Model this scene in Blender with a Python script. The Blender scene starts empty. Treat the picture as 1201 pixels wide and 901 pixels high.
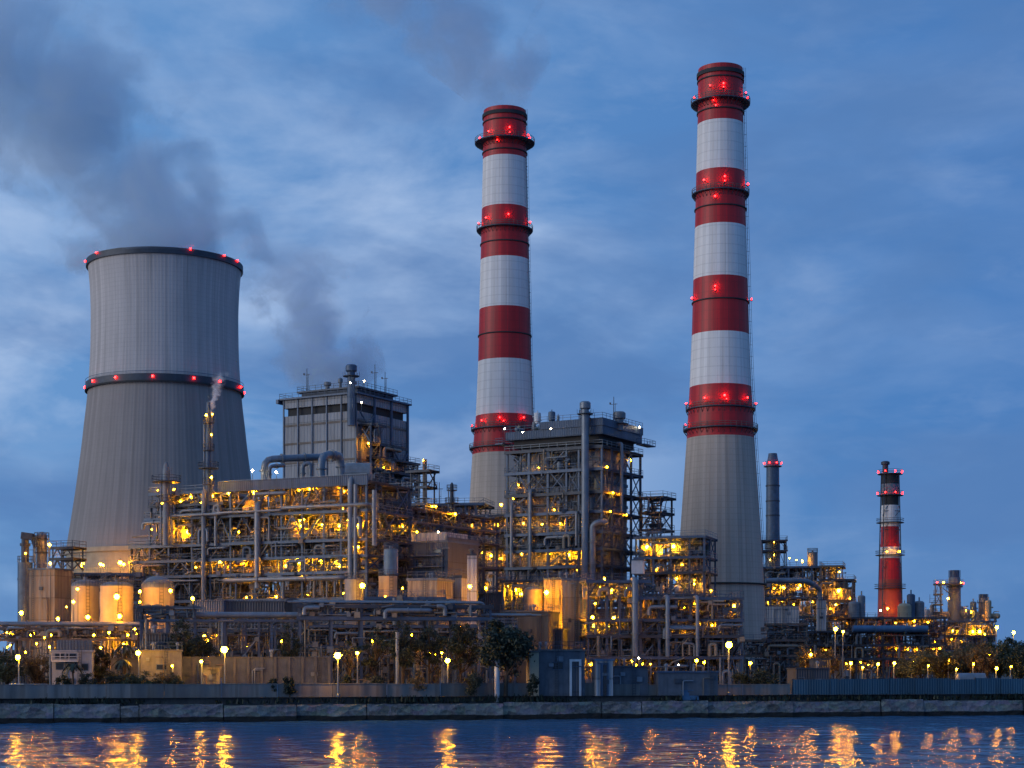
import bpy, math, random
from mathutils import Vector, noise
random.seed(11)
R = math.radians
PI = math.pi
sc = bpy.context.scene
COL = sc.collection

# ------------------------------------------------------------------ camera numbers (photo is 1201 px wide)
K, CX, HY, H = 2050.0, 600.5, 782.0, 8.0
HAZE = 0
G = 3.5                                   # ground level above the water
def SX(px, D): return (px - CX) / K * D
def SZ(py, D): return H + (HY - py) / K * D

# ------------------------------------------------------------------ materials
MATS = {}
def new_mat(name):
    m = bpy.data.materials.new(name); m.use_nodes = True
    nt = m.node_tree; b = nt.nodes['Principled BSDF']
    MATS[name] = m
    return m, nt, b
def math_node(nt, op, a, b=None, clamp=False):
    n = nt.nodes.new('ShaderNodeMath'); n.operation = op; n.use_clamp = clamp
    for i, v in enumerate((a, b)):
        if v is None: continue
        if isinstance(v, (int, float)): n.inputs[i].default_value = v
        else: nt.links.new(v, n.inputs[i])
    return n.outputs[0]
def mix_col(nt, f, a, b, mode='MIX'):
    n = nt.nodes.new('ShaderNodeMix'); n.data_type = 'RGBA'; n.blend_type = mode
    for sock, v in ((n.inputs['Factor'], f), (n.inputs[6], a), (n.inputs[7], b)):
        if isinstance(v, (int, float)): sock.default_value = v
        elif isinstance(v, tuple): sock.default_value = (*v[:3], 1)
        else: nt.links.new(v, sock)
    return n.outputs[2]
def noise_tex(nt, vec, scale, detail=4, rough=.6):
    n = nt.nodes.new('ShaderNodeTexNoise'); n.inputs['Scale'].default_value = scale
    n.inputs['Detail'].default_value = detail; n.inputs['Roughness'].default_value = rough
    if vec is not None: nt.links.new(vec, n.inputs['Vector'])
    return n.outputs['Fac']
def scaled(nt, vec, s):
    n = nt.nodes.new('ShaderNodeVectorMath'); n.operation = 'MULTIPLY'
    nt.links.new(vec, n.inputs[0]); n.inputs[1].default_value = s
    return n.outputs[0]
def ramp(nt, fac, stops):
    n = nt.nodes.new('ShaderNodeValToRGB'); nt.links.new(fac, n.inputs[0])
    e = n.color_ramp.elements
    while len(e) < len(stops): e.new(.5)
    for i, (p, c) in enumerate(stops):
        e[i].position = p
        e[i].color = (*c[:3], 1) if isinstance(c, tuple) else (c, c, c, 1)
    return n.outputs[0]
def objcoord(nt): return nt.nodes.new('ShaderNodeTexCoord').outputs['Object']
def dirty(name, col, rough=.6, metal=0.0, var=.35, scale=.35, streak=.45, rust=0.0):
    """weathered surface: broad blotches, vertical run-off streaks, a little rust"""
    m, nt, b = new_mat(name)
    oc = objcoord(nt)
    lo = tuple(c * (1 - var) for c in col); hi = tuple(min(1, c * (1 + var * .55)) for c in col)
    blot = noise_tex(nt, oc, scale, 5, .65)
    c = ramp(nt, blot, [(.3, lo), (.7, hi)])
    st = noise_tex(nt, scaled(nt, oc, (2.2, 2.2, .12)), 1.0, 3, .6)
    f = math_node(nt, 'MULTIPLY', ramp(nt, st, [(.5, 0.), (.75, 1.)]), streak)
    c = mix_col(nt, f, c, tuple(x * .5 for x in col))
    if rust:
        rn = noise_tex(nt, scaled(nt, oc, (1, 1, .5)), .9, 6, .7)
        f = math_node(nt, 'MULTIPLY', ramp(nt, rn, [(.58, 0.), (.68, 1.)]), rust)
        c = mix_col(nt, f, c, (.16, .07, .03))
    nt.links.new(c, b.inputs['Base Color'])
    b.inputs['Roughness'].default_value = rough; b.inputs['Metallic'].default_value = metal
    return m
def cladding(name, col, rib=.9, panel=5.0, rough=.55, var=.25, vary=0):
    """profiled sheet: ribs along the wall, sheet joints every few metres up"""
    m, nt, b = new_mat(name)
    oc = objcoord(nt); s = nt.nodes.new('ShaderNodeSeparateXYZ'); nt.links.new(oc, s.inputs[0])
    u = math_node(nt, 'ADD', s.outputs[0], s.outputs[1])
    fr = math_node(nt, 'FRACT', math_node(nt, 'DIVIDE', u, rib))
    seam = math_node(nt, 'LESS_THAN', fr, .14)
    fz = math_node(nt, 'FRACT', math_node(nt, 'DIVIDE', s.outputs[2], panel))
    joint = math_node(nt, 'LESS_THAN', fz, .05)
    cell = nt.nodes.new('ShaderNodeTexWhiteNoise'); cell.noise_dimensions = '2D'
    cv = nt.nodes.new('ShaderNodeCombineXYZ')
    nt.links.new(math_node(nt, 'FLOOR', math_node(nt, 'DIVIDE', u, rib * 3)), cv.inputs[0])
    nt.links.new(math_node(nt, 'FLOOR', math_node(nt, 'DIVIDE', s.outputs[2], panel)), cv.inputs[1])
    nt.links.new(cv.outputs[0], cell.inputs['Vector'])
    blot = noise_tex(nt, scaled(nt, oc, (1, 1, .25)), .5, 5, .65)
    v = math_node(nt, 'ADD', math_node(nt, 'MULTIPLY', cell.outputs['Value'], .4), math_node(nt, 'MULTIPLY', blot, .6))
    c = ramp(nt, v, [(.25, tuple(x * (1 - var) for x in col)), (.75, tuple(min(1, x * (1 + var * .6)) for x in col))])
    d = math_node(nt, 'MAXIMUM', math_node(nt, 'MULTIPLY', seam, .3), math_node(nt, 'MULTIPLY', joint, .6))
    c = mix_col(nt, d, c, tuple(x * .35 for x in col))
    stn = noise_tex(nt, scaled(nt, oc, (1.1, 1.1, .10)), 1.0, 5, .65)
    c = mix_col(nt, math_node(nt, 'MULTIPLY', ramp(nt, stn, [(.48, 0.), (.72, 1.)]), .6), c, tuple(x * q for x, q in zip(col, (.42, .36, .30))))
    if vary:
        oi = nt.nodes.new('ShaderNodeObjectInfo')
        c = mix_col(nt, math_node(nt, 'MULTIPLY', oi.outputs['Random'], vary), c, tuple(x * .3 for x in col))
    nt.links.new(c, b.inputs['Base Color']); b.inputs['Roughness'].default_value = rough
    bp = nt.nodes.new('ShaderNodeBump'); bp.inputs['Strength'].default_value = .5; bp.inputs['Distance'].default_value = .12
    w = math_node(nt, 'SINE', math_node(nt, 'MULTIPLY', u, 2 * PI / rib))
    nt.links.new(w, bp.inputs['Height']); nt.links.new(bp.outputs[0], b.inputs['Normal'])
    return m
def concrete_round(name, col, nrib, lift, var=.25, tint_low=None, zsplit=0, low=None, rough=.8, seam_d=.4, bump=.5, run=.45, runcol=(.16,.145,.13)):
    """poured shaft: meridian ribs round the axis and lift joints up the height"""
    m, nt, b = new_mat(name)
    oc = objcoord(nt); s = nt.nodes.new('ShaderNodeSeparateXYZ'); nt.links.new(oc, s.inputs[0])
    ang = math_node(nt, 'DIVIDE', math_node(nt, 'ARCTAN2', s.outputs[1], s.outputs[0]), 2 * PI)
    an = math_node(nt, 'MULTIPLY', ang, nrib)
    cell = nt.nodes.new('ShaderNodeTexWhiteNoise'); cell.noise_dimensions = '1D'
    nt.links.new(math_node(nt, 'FLOOR', an), cell.inputs['W'])
    fz = math_node(nt, 'DIVIDE', s.outputs[2], lift)
    cv = nt.nodes.new('ShaderNodeCombineXYZ')
    nt.links.new(math_node(nt, 'MULTIPLY', ang, nrib * 2.5), cv.inputs[0]); nt.links.new(math_node(nt, 'MULTIPLY', s.outputs[2], .05), cv.inputs[2])
    st = noise_tex(nt, cv.outputs[0], .35, 4, .65)
    blot = noise_tex(nt, oc, .07, 6, .7)
    v = math_node(nt, 'ADD', math_node(nt, 'MULTIPLY', cell.outputs['Value'], .3), math_node(nt, 'ADD', math_node(nt, 'MULTIPLY', st, .4), math_node(nt, 'MULTIPLY', blot, .5)))
    c = ramp(nt, v, [(.35, tuple(x * (1 - var) for x in col)), (.85, tuple(min(1, x * (1 + var * .5)) for x in col))])
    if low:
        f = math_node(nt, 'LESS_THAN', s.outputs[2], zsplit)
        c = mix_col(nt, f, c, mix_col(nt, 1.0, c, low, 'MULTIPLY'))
    cv2 = nt.nodes.new('ShaderNodeCombineXYZ')
    nt.links.new(math_node(nt, 'MULTIPLY', ang, nrib * 1.3), cv2.inputs[0]); nt.links.new(math_node(nt, 'MULTIPLY', s.outputs[2], .022), cv2.inputs[1])
    rn = noise_tex(nt, cv2.outputs[0], 1.0, 5, .7)
    c = mix_col(nt, math_node(nt, 'MULTIPLY', ramp(nt, rn, [(.52, 0.), (.70, 1.)]), run), c, runcol)
    seam = math_node(nt, 'MULTIPLY', math_node(nt, 'LESS_THAN', math_node(nt, 'FRACT', an), .22), seam_d)
    jn = math_node(nt, 'MULTIPLY', math_node(nt, 'LESS_THAN', math_node(nt, 'FRACT', fz), .12), .22)
    c = mix_col(nt, math_node(nt, 'MAXIMUM', seam, jn), c, tuple(x * .4 for x in col))
    nt.links.new(c, b.inputs['Base Color']); b.inputs['Roughness'].default_value = rough
    bp = nt.nodes.new('ShaderNodeBump'); bp.inputs['Strength'].default_value = bump; bp.inputs['Distance'].default_value = .15
    nt.links.new(math_node(nt, 'SINE', math_node(nt, 'MULTIPLY', an, 2 * PI)), bp.inputs['Height'])
    nt.links.new(bp.outputs[0], b.inputs['Normal'])
    return m
def emitter(name, col, power):
    m, nt, b = new_mat(name)
    b.inputs['Base Color'].default_value = (.8, .8, .8, 1)
    b.inputs['Emission Color'].default_value = (*col, 1); b.inputs['Emission Strength'].default_value = power
    return m

dirty('steel', (.06, .105, .18), .5, .1, .35, .4, .5, .12)
dirty('steel_dark', (.045, .06, .085), .55, .1, .35, .4, .5, .2)
dirty('steel_rust', (.16, .13, .11), .65, 0, .45, .5, .6, .5)
dirty('galvanised', (.17, .21, .26), .42, .2, .25, .5, .5)
dirty('pipe_pale', (.21, .23, .255), .4, .2, .25, .8, .4)
dirty('pipe_tan', (.28, .235, .18), .55, 0, .3, .8, .4)
dirty('pipe_blue', (.08, .13, .20), .5, .1, .3, .8, .4)
dirty('vessel_grey', (.18, .205, .235), .5, .1, .3, .4, .5, .15)
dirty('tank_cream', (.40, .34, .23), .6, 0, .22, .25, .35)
dirty('paint_blue', (.07, .17, .30), .5, 0, .3, .4, .45)
dirty('paint_white', (.62, .64, .66), .6, 0, .2, .4, .5)
dirty('concrete', (.17, .18, .19), .85, 0, .35, .5, .6)
dirty('concrete_dark', (.13, .135, .14), .85, 0, .4, .5, .6)
dirty('brick_dark', (.10, .12, .15), .85, 0, .35, .6, .5)
dirty('asphalt', (.055, .055, .055), .9, 0, .3, .15, .1)
dirty('soot_gap_black', (.03, .032, .036), .8, 0, .3, .5, .3)
concrete_round('red_paint', (.52, .010, .014), 44, 2.4, .4, seam_d=.12, bump=.03, run=.55, runcol=(.10,.025,.02), rough=.5)
dirty('lamplit_red_paint', (.36, .05, .03), .55, 0, .3, .2, .35)  # lattice chimney foot: orange lamp glow painted into the red
dirty('bark', (.06, .045, .032), .9, 0, .35, 1.0, .3)
dirty('glass_dark', (.02, .025, .03), .12, 0, .2, .5, .1)
dirty('safety_yellow', (.45, .30, .05), .6, 0, .3, .5, .4)
cladding('clad_grey', (.27, .285, .315), 1.0, 5.2)
cladding('clad_blue', (.075, .115, .18), .45, 4.0)
cladding('clad_tan', (.27, .24, .20), 1.1, 4.2, .6, .4)
dirty('house_paint', (.30, .335, .39), .7, 0, .3, .4, .6)
cladding('clad_white', (.42, .44, .47), .8, 6.0)
cladding('clad_dark', (.06, .075, .10), .45, 4.0)
cladding('wall_panel', (.12, .125, .125), 3.0, 30.0, .85, .3, .5)
cladding('parapet_panel', (.21, .215, .215), 3.0, 30.0, .85, .3, .45)
cladding('fence_blue', (.04, .125, .195), .45, 30.0, .5, .25, .55)
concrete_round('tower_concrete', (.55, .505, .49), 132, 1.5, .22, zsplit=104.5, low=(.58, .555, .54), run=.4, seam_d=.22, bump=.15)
concrete_round('shaft_concrete', (.52, .435, .365), 60, 1.5, .24, seam_d=.2, bump=.06)
concrete_round('shaft_white', (.82, .79, .76), 44, 2.4, .2, seam_d=.10, bump=.05, run=.4, runcol=(.38,.30,.23))
emitter('glow_amber', (1.0, .34, .0020), 760)
emitter('glow_yellow', (1.0, .40, .0040), 760)
emitter('glow_dim', (1.0, .36, .0030), 400)
emitter('glow_street', (1.0, .40, .0060), 330)
emitter('glow_pale', (1.0, .80, .50), 90)
emitter('glow_red', (1.0, .004, .0015), 40)
emitter('window_glow', (1.0, .55, .14), 2.2)

def foliage(name, col):
    m, nt, b = new_mat(name)
    oc = objcoord(nt)
    n = noise_tex(nt, oc, 1.1, 3, .6)
    c = ramp(nt, n, [(.3, tuple(x * .55 for x in col)), (.7, tuple(x * 1.5 for x in col))])
    nt.links.new(c, b.inputs['Base Color']); b.inputs['Roughness'].default_value = .65
    return m
foliage('leaf_dark', (.020, .034, .022)); foliage('leaf_mid', (.055, .065, .03)); foliage('leaf_amber_lit', (.12, .085, .035))  # the last tone has amber lamplight painted into the leaf colour

# stone revetment
m, nt, b = new_mat('quay_stone')
oc = objcoord(nt)
vo = nt.nodes.new('ShaderNodeTexVoronoi'); vo.inputs['Scale'].default_value = 1.1; nt.links.new(scaled(nt, oc, (.7, 1, 1.25)), vo.inputs['Vector'])
big = noise_tex(nt, oc, .12, 5, .7); fine = noise_tex(nt, oc, 2.5, 6, .7)
v = math_node(nt, 'ADD', math_node(nt, 'MULTIPLY', big, .6), math_node(nt, 'MULTIPLY', fine, .5))
c = ramp(nt, v, [(.36, (.05, .053, .056)), (.52, (.17, .172, .172)), (.7, (.28, .275, .26))])
c = mix_col(nt, .5, c, vo.outputs['Color'], 'SOFT_LIGHT')
s = nt.nodes.new('ShaderNodeSeparateXYZ'); nt.links.new(oc, s.inputs[0])
wet = math_node(nt, 'SUBTRACT', math_node(nt, 'ADD', s.outputs[2], math_node(nt, 'MULTIPLY', big, .8)), 1.1)
c = mix_col(nt, ramp(nt, wet, [(0., 1.), (.12, 0.)]), c, (.012, .014, .014))       # weed-covered tide line
hs = nt.nodes.new('ShaderNodeHueSaturation'); hs.inputs['Saturation'].default_value = .35; nt.links.new(c, hs.inputs['Color'])
nt.links.new(hs.outputs[0], b.inputs['Base Color']); b.inputs['Roughness'].default_value = .85
bp = nt.nodes.new('ShaderNodeBump'); bp.inputs['Distance'].default_value = .35; bp.inputs['Strength'].default_value = 1
nt.links.new(math_node(nt, 'ADD', vo.outputs['Distance'], fine), bp.inputs['Height']); nt.links.new(bp.outputs[0], b.inputs['Normal'])

# water
m, nt, b = new_mat('water')
b.inputs['Base Color'].default_value = (.07, .19, .34, 1); b.inputs['Roughness'].default_value = .10
b.inputs['IOR'].default_value = 1.33; b.inputs['Specular IOR Level'].default_value = .22
oc = objcoord(nt)
w1 = noise_tex(nt, scaled(nt, oc, (.55, .6, 1)), 1.0, 2, .55)
w2 = noise_tex(nt, scaled(nt, oc, (1.5, .9, 1)), 1.3, 2, .5)
hgt = math_node(nt, 'ADD', math_node(nt, 'MULTIPLY', w1, 1.0), math_node(nt, 'MULTIPLY', w2, .3))
bp = nt.nodes.new('ShaderNodeBump'); bp.inputs['Distance'].default_value = .10; bp.inputs['Strength'].default_value = 1
nt.links.new(hgt, bp.inputs['Height']); nt.links.new(bp.outputs[0], b.inputs['Normal'])
df = nt.nodes.new('ShaderNodeBsdfDiffuse'); df.inputs['Color'].default_value = (.024, .080, .155, 1)      # even blue put in for reflected sky, weakening the lamp reflections
mx = nt.nodes.new('ShaderNodeMixShader'); mx.inputs[0].default_value = .54
nt.links.new(b.outputs[0], mx.inputs[1]); nt.links.new(df.outputs[0], mx.inputs[2]); nt.links.new(mx.outputs[0], nt.nodes['Material Output'].inputs['Surface'])

# ------------------------------------------------------------------ mesh builder
class MB:
    def __init__(s): s.v = []; s.f = []; s.sm = []; s.mi = []
    def _add(s, vs, fs, smooth=False, mi=0):
        o = len(s.v); s.v.extend(vs)
        for f in fs: s.f.append(tuple(i + o for i in f)); s.sm.append(smooth); s.mi.append(mi)
    def box(s, x0, x1, y0, y1, z0, z1, mi=0):
        s._add([(x0,y0,z0),(x1,y0,z0),(x1,y1,z0),(x0,y1,z0),(x0,y0,z1),(x1,y0,z1),(x1,y1,z1),(x0,y1,z1)],
               [(3,2,1,0),(4,5,6,7),(0,1,5,4),(1,2,6,5),(2,3,7,6),(3,0,4,7)], False, mi)
    def bar(s, p, q, w=.1, h=None, mi=0):
        h = h or w
        p, q = Vector(p), Vector(q); d = (q - p)
        if d.length < 1e-6: return
        d.normalize(); up = Vector((0,0,1)) if abs(d.z) < .95 else Vector((0,1,0))
        a = d.cross(up).normalized() * (w/2); b2 = a.normalized().cross(d).normalized() * (h/2)
        vs = [tuple(c + i*a + j*b2) for c in (p, q) for i, j in ((-1,-1),(1,-1),(1,1),(-1,1))]
        s._add(vs, [(0,1,2,3),(7,6,5,4),(0,4,5,1),(1,5,6,2),(2,6,7,3),(3,7,4,0)], False, mi)
    def tube(s, pts, r, n=8, caps=True, mi=0):
        pts = [Vector(p) for p in pts]; rr = r if isinstance(r, (list, tuple)) else [r]*len(pts)
        rings = []; ref = None
        for i, p in enumerate(pts):
            a = pts[max(i-1,0)]; c = pts[min(i+1,len(pts)-1)]
            t = (c - a).normalized()
            if ref is None: ref = Vector((0,0,1)) if abs(t.z) < .9 else Vector((1,0,0))
            u = t.cross(ref)
            if u.length < 1e-3: u = t.cross(Vector((.3,.8,.5)))
            u.normalize(); w = u.cross(t).normalized(); ref = w
            rings.append([tuple(p + rr[i]*(math.cos(2*PI*k/n)*u + math.sin(2*PI*k/n)*w)) for k in range(n)])
        vs = [v for g in rings for v in g]; fs = []
        for i in range(len(pts)-1):
            for k in range(n):
                a = i*n+k; b2 = i*n+(k+1) % n
                fs.append((a, b2, b2+n, a+n))
        s._add(vs, fs, True, mi)
        if caps:
            s._add(rings[0], [tuple(range(n))], False, mi); s._add(rings[-1], [tuple(reversed(range(n)))], False, mi)
    def lathe(s, prof, n=32, c=(0,0), smooth_profile=False, mi=None, caps=True):
        """prof: (r, z) upward; mi: one material index per segment"""
        def ring(r, z): return [(c[0]+r*math.cos(2*PI*k/n), c[1]+r*math.sin(2*PI*k/n), z) for k in range(n)]
        if smooth_profile:
            vs = []; fs = []
            for r, z in prof: vs += ring(r, z)
            for i in range(len(prof)-1):
                for k in range(n): fs.append((i*n+k, i*n+(k+1) % n, (i+1)*n+(k+1) % n, (i+1)*n+k))
            s._add(vs, fs, True, 0 if mi is None else mi[0])
        else:
            for i in range(len(prof)-1):
                s._add(ring(*prof[i])+ring(*prof[i+1]), [(k,(k+1) % n, n+(k+1) % n, n+k) for k in range(n)], True, 0 if mi is None else mi[i])
        if caps:
            if prof[0][0] > 1e-4: s._add(ring(*prof[0]), [tuple(reversed(range(n)))], False, 0 if mi is None else mi[0])
            if prof[-1][0] > 1e-4: s._add(ring(*prof[-1]), [tuple(range(n))], False, 0 if mi is None else mi[-1])
    def prism(s, poly, z0, z1, mi=0):
        n = len(poly)
        s._add([(x,y,z0) for x,y in poly]+[(x,y,z1) for x,y in poly],
               [tuple(reversed(range(n))), tuple(range(n,2*n))]+[(i,(i+1) % n, n+(i+1) % n, n+i) for i in range(n)], False, mi)
    def mesh(s, name, mats):
        me = bpy.data.meshes.new(name); me.from_pydata(s.v, [], s.f)
        me.polygons.foreach_set('use_smooth', s.sm); me.polygons.foreach_set('material_index', s.mi)
        for m in (mats if isinstance(mats, (list, tuple)) else [mats]): me.materials.append(MATS[m])
        me.update(); return me
    def build(s, name, mats, parent=None, loc=(0,0,0), rz=0, label=None):
        return put(name, s.mesh(name, mats), parent, loc, rz, label)
def put(name, me, parent=None, loc=(0,0,0), rz=0, label=None):
    o = bpy.data.objects.new(name, me); COL.objects.link(o)
    o.location = loc; o.rotation_euler = (0,0,rz); o.parent = parent
    if label: o['label'] = label
    return o
def empty(name, loc=(0,0,0), rz=0):
    o = bpy.data.objects.new(name, None); COL.objects.link(o)
    o.location = loc; o.rotation_euler = (0,0,rz); o.empty_display_size = 1
    return o
def tag(o, label=None, cat=None, group=None, kind=None):
    if label: o['label'] = label
    if cat: o['category'] = cat
    if group: o['group'] = group
    if kind: o['kind'] = kind
    return o
ORD = ['lowest','second','third','fourth','fifth','sixth','seventh','eighth','ninth','tenth','eleventh','twelfth']
BAY = ['first','second','third','fourth','fifth','sixth','seventh','eighth','ninth','tenth','eleventh','twelfth','last']

class Frame:
    """a plan frame on the site: origin, heading of its x axis; y runs away from the river"""
    def __init__(s, px, D, phi):
        s.o = (SX(px, D), D); s.phi = R(phi); s.c = math.cos(s.phi); s.s = math.sin(s.phi)
    def w(s, x, y, z): return (s.o[0] + x*s.c - y*s.s, s.o[1] + x*s.s + y*s.c, z)
    def face(s, px, py=0, yin=0):
        d = ((px-CX)/K, 1.0)
        t = (yin - s.o[0]*s.s + s.o[1]*s.c) / (-d[0]*s.s + d[1]*s.c)
        P = (t*d[0]-s.o[0], t-s.o[1])
        return (P[0]*s.c + P[1]*s.s, yin, H + (HY-py)/K*t)
    def side(s, px, py=0, xin=0):
        d = ((px-CX)/K, 1.0)
        t = (xin + s.o[0]*s.c + s.o[1]*s.s) / (d[0]*s.c + d[1]*s.s)
        P = (t*d[0]-s.o[0], t-s.o[1])
        return (xin, -P[0]*s.s + P[1]*s.c, H + (HY-py)/K*t)

def elbowed(pts, r, k=3):
    """round the corners of a pipe route"""
    pts = [Vector(p) for p in pts]; out = [pts[0]]
    for i in range(1, len(pts)-1):
        a, b2, c = pts[i-1], pts[i], pts[i+1]
        rad = min(r*2.6, (a-b2).length*.45, (c-b2).length*.45)
        p0 = b2 + (a-b2).normalized()*rad; p1 = b2 + (c-b2).normalized()*rad
        for j in range(k+1):
            t = j/k
            out.append(p0*(1-t)**2 + b2*2*t*(1-t) + p1*t*t)
    out.append(pts[-1]); return out

# ------------------------------------------------------------------ world, sun, camera
SUN_AZ, SUN_EL = R(248), R(8)            # afterglow: behind and to one side of the camera (azimuth clockwise from +Y)
w = bpy.data.worlds.new('World'); sc.world = w; w.use_nodes = True
nt = w.node_tree; bg = nt.nodes['Background']
sky = nt.nodes.new('ShaderNodeTexSky'); sky.sky_type = 'NISHITA'; sky.sun_disc = False
sky.sun_elevation = SUN_EL; sky.sun_rotation = SUN_AZ; sky.air_density = 1.0; sky.dust_density = .4; sky.ozone_density = 4.0
tc = nt.nodes.new('ShaderNodeTexCoord'); dirv = tc.outputs['Generated']
sp = nt.nodes.new('ShaderNodeSeparateXYZ'); nt.links.new(dirv, sp.inputs[0])
tint = mix_col(nt, 1.0, sky.outputs[0], (.80, .93, 1.22), 'MULTIPLY')
# dusk blue deepening away from the afterglow
blue = ramp(nt, math_node(nt, 'ADD', math_node(nt, 'MULTIPLY', sp.outputs[0], -1.0), .5), [(.2, (.62, 1.95, 5.0)), (.5, (1.05, 2.65, 5.8)), (.8, (1.5, 3.3, 6.5))])
base = mix_col(nt, .88, tint, blue)
def cloud(scale, stretch, off, lo, hi, detail=6, rough=.58, warp=.25):
    mp = nt.nodes.new('ShaderNodeMapping'); mp.inputs['Scale'].default_value = (1, .3, stretch); mp.inputs['Location'].default_value = off
    nt.links.new(dirv, mp.inputs[0])
    n = nt.nodes.new('ShaderNodeTexNoise'); n.inputs['Scale'].default_value = scale; n.inputs['Detail'].default_value = detail
    n.inputs['Roughness'].default_value = rough; n.inputs['Distortion'].default_value = warp
    nt.links.new(mp.outputs[0], n.inputs['Vector'])
    return ramp(nt, n.outputs['Fac'], [(lo, 0.), (hi, 1.)])
leftness = ramp(nt, math_node(nt, 'ADD', sp.outputs[0], .5), [(.25, 1.), (.5, .85), (.60, .28), (.85, .12)])
lower = ramp(nt, sp.outputs[2], [(.02, .35), (.12, 1.), (.26, .85), (.36, .45)])
hi_cloud = math_node(nt, 'MULTIPLY', math_node(nt, 'MULTIPLY', cloud(6.0, 2.3, (.3, .1, .55), .40, .62, 7, .56, .3), leftness), lower)
col = mix_col(nt, hi_cloud, base, (4.1, 5.5, 8.0))
wisp = math_node(nt, 'MULTIPLY', cloud(12, 2.8, (1.3, .4, .2), .50, .72, 6, .56, .3), .24)
col = mix_col(nt, wisp, col, (3.4, 4.6, 6.9))
dark = math_node(nt, 'MULTIPLY', cloud(5.0, 2.4, (2.1, .7, .9), .46, .63, 6, .55, .25), .85)
col = mix_col(nt, dark, col, (.92, 2.1, 4.7))
nt.links.new(col, bg.inputs['Color']); bg.inputs['Strength'].default_value = .10

sl = bpy.data.lights.new('sun', 'SUN'); sl.energy = 1.32; sl.angle = R(38); sl.color = (1.0, .92, .84)
so = bpy.data.objects.new('sun', sl); COL.objects.link(so)
LEL = SUN_EL
d = Vector((math.sin(SUN_AZ)*math.cos(LEL), math.cos(SUN_AZ)*math.cos(LEL), math.sin(LEL)))
so.rotation_euler = d.to_track_quat('Z', 'Y').to_euler(); so.location = (-300, -200, 300)

cam = bpy.data.cameras.new('camera'); co = bpy.data.objects.new('camera', cam); COL.objects.link(co)
co.location = (0, 0, H); co.rotation_euler = (R(90), 0, 0)
cam.sensor_width = 36; cam.lens = 36*K/1201.0; cam.shift_y = (HY-450.5)/1201.0
cam.clip_start = 1; cam.clip_end = 20000
sc.camera = co
sc.view_settings.view_transform = 'Standard'; sc.view_settings.look = 'None'; sc.view_settings.exposure = 0; sc.view_settings.gamma = 1
cy = sc.cycles
cy.max_bounces = 5; cy.diffuse_bounces = 2; cy.glossy_bounces = 3; cy.transmission_bounces = 2; cy.volume_bounces = 3
cy.sample_clamp_indirect = 4; cy.sample_clamp_direct = 0; cy.use_light_tree = True
cy.use_denoising = True; cy.caustics_reflective = False; cy.caustics_refractive = False
try: cy.denoiser = 'OPENIMAGEDENOISE'
except Exception: pass

# ------------------------------------------------------------------ water, ground, quay
QA = Vector((SX(0, 245), 245.0)); QB = Vector((SX(1200, 288), 288.0))
qu = (QB-QA).normalized(); QPHI = math.degrees(math.atan2(qu.y, qu.x))
def qline(t, back=0):                       # t metres along the quay from QA, back metres inland
    return (QA.x + qu.x*t - qu.y*back, QA.y + qu.y*t + qu.x*back)
mb = MB(); x0, x1, y0, y1 = -150.0, 170.0, 105.0, 295.0
NX, NY = 420, 210; vs = []; fs = []
for j in range(NY+1):
    y = y0+(y1-y0)*(j/NY)**1.15
    for i in range(NX+1):
        x = x0+(x1-x0)*i/NX
        e = min(1, i/12, (NX-i)/12, j/12, (NY-j)/12)
        h = noise.noise(Vector((x*.30, y*.20, 0)))*.16 + noise.noise(Vector((x*.75, y*.55, 4)))*.055
        vs.append((x, y, .004+h*e if e < 1 else .004+h))
for j in range(NY):
    for i in range(NX): a = j*(NX+1)+i; fs.append((a, a+1, a+NX+2, a+NX+1))
mb._add(vs, fs, True)
for q in ((-4000,4000,-400,y0),(-4000,4000,y1,1500),(-4000,x0,y0,y1),(x1,4000,y0,y1)): mb._add([(q[0],q[2],0),(q[1],q[2],0),(q[1],q[3],0),(q[0],q[3],0)], [(0,1,2,3)])
tag(mb.build('river', 'water'), kind='structure')
mb = MB(); a, b2 = qline(-900, .6), qline(1100, .6)
mb._add([(a[0],a[1],G),(b2[0],b2[1],G),(6000,9000,G),(-6000,9000,G)], [(0,1,2,3)])
tag(mb.build('ground', 'asphalt'), kind='structure')

quay = Frame(0, 245, QPHI)                  # x along the quay, y inland
qx = lambda px, back=0: quay.face(px, 0, back)[0]
rt = empty('quay_wall', (quay.o[0], quay.o[1], 0), quay.phi)
tag(rt, 'dark stone quay wall with weedy tide line rising from the river', 'quay wall')
xs = [-420, qx(-20), qx(63), qx(141), qx(163), qx(262), qx(348), qx(430), qx(590), qx(705), qx(752), qx(830), qx(930), qx(1033), qx(1083), qx(1200), qx(1215), 640]
rq = random.Random(5)
for i in range(len(xs)-1):
    x0, x1 = xs[i]+.06, xs[i+1]-.06; top = 2.55 + rq.uniform(-.22, .25); fr = rq.uniform(-.25, .2)
    mb = MB(); n = max(2, int((x1-x0)/1.2)); vs = []; fs = []
    zz = [-1, .35, .9, 1.5, 2.1, top]
    for j in range(n+1):
        x = x0 + (x1-x0)*j/n
        for k, z in enumerate(zz):
            vs.append((x, fr - .18*(5-k)*.25 + rq.uniform(-.10,.10), z + (rq.uniform(-.1,.1) if k == 5 else 0)))
        vs.append((x, 1.9, top))
    q = len(zz)+1
    for j in range(n):
        for k in range(q-1): fs.append((j*q+k, (j+1)*q+k, (j+1)*q+k+1, j*q+k+1))
    mb._add(vs, fs); mb.box(x0, x1, fr+.5, 1.8, -1, top-.35)
    mb.build('stone_section', 'quay_stone', rt)
mb = MB(); mb.box(-420, 640, 1.9, 4.4, -1, G-.01); mb.build('backing', 'concrete_dark', rt)
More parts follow.
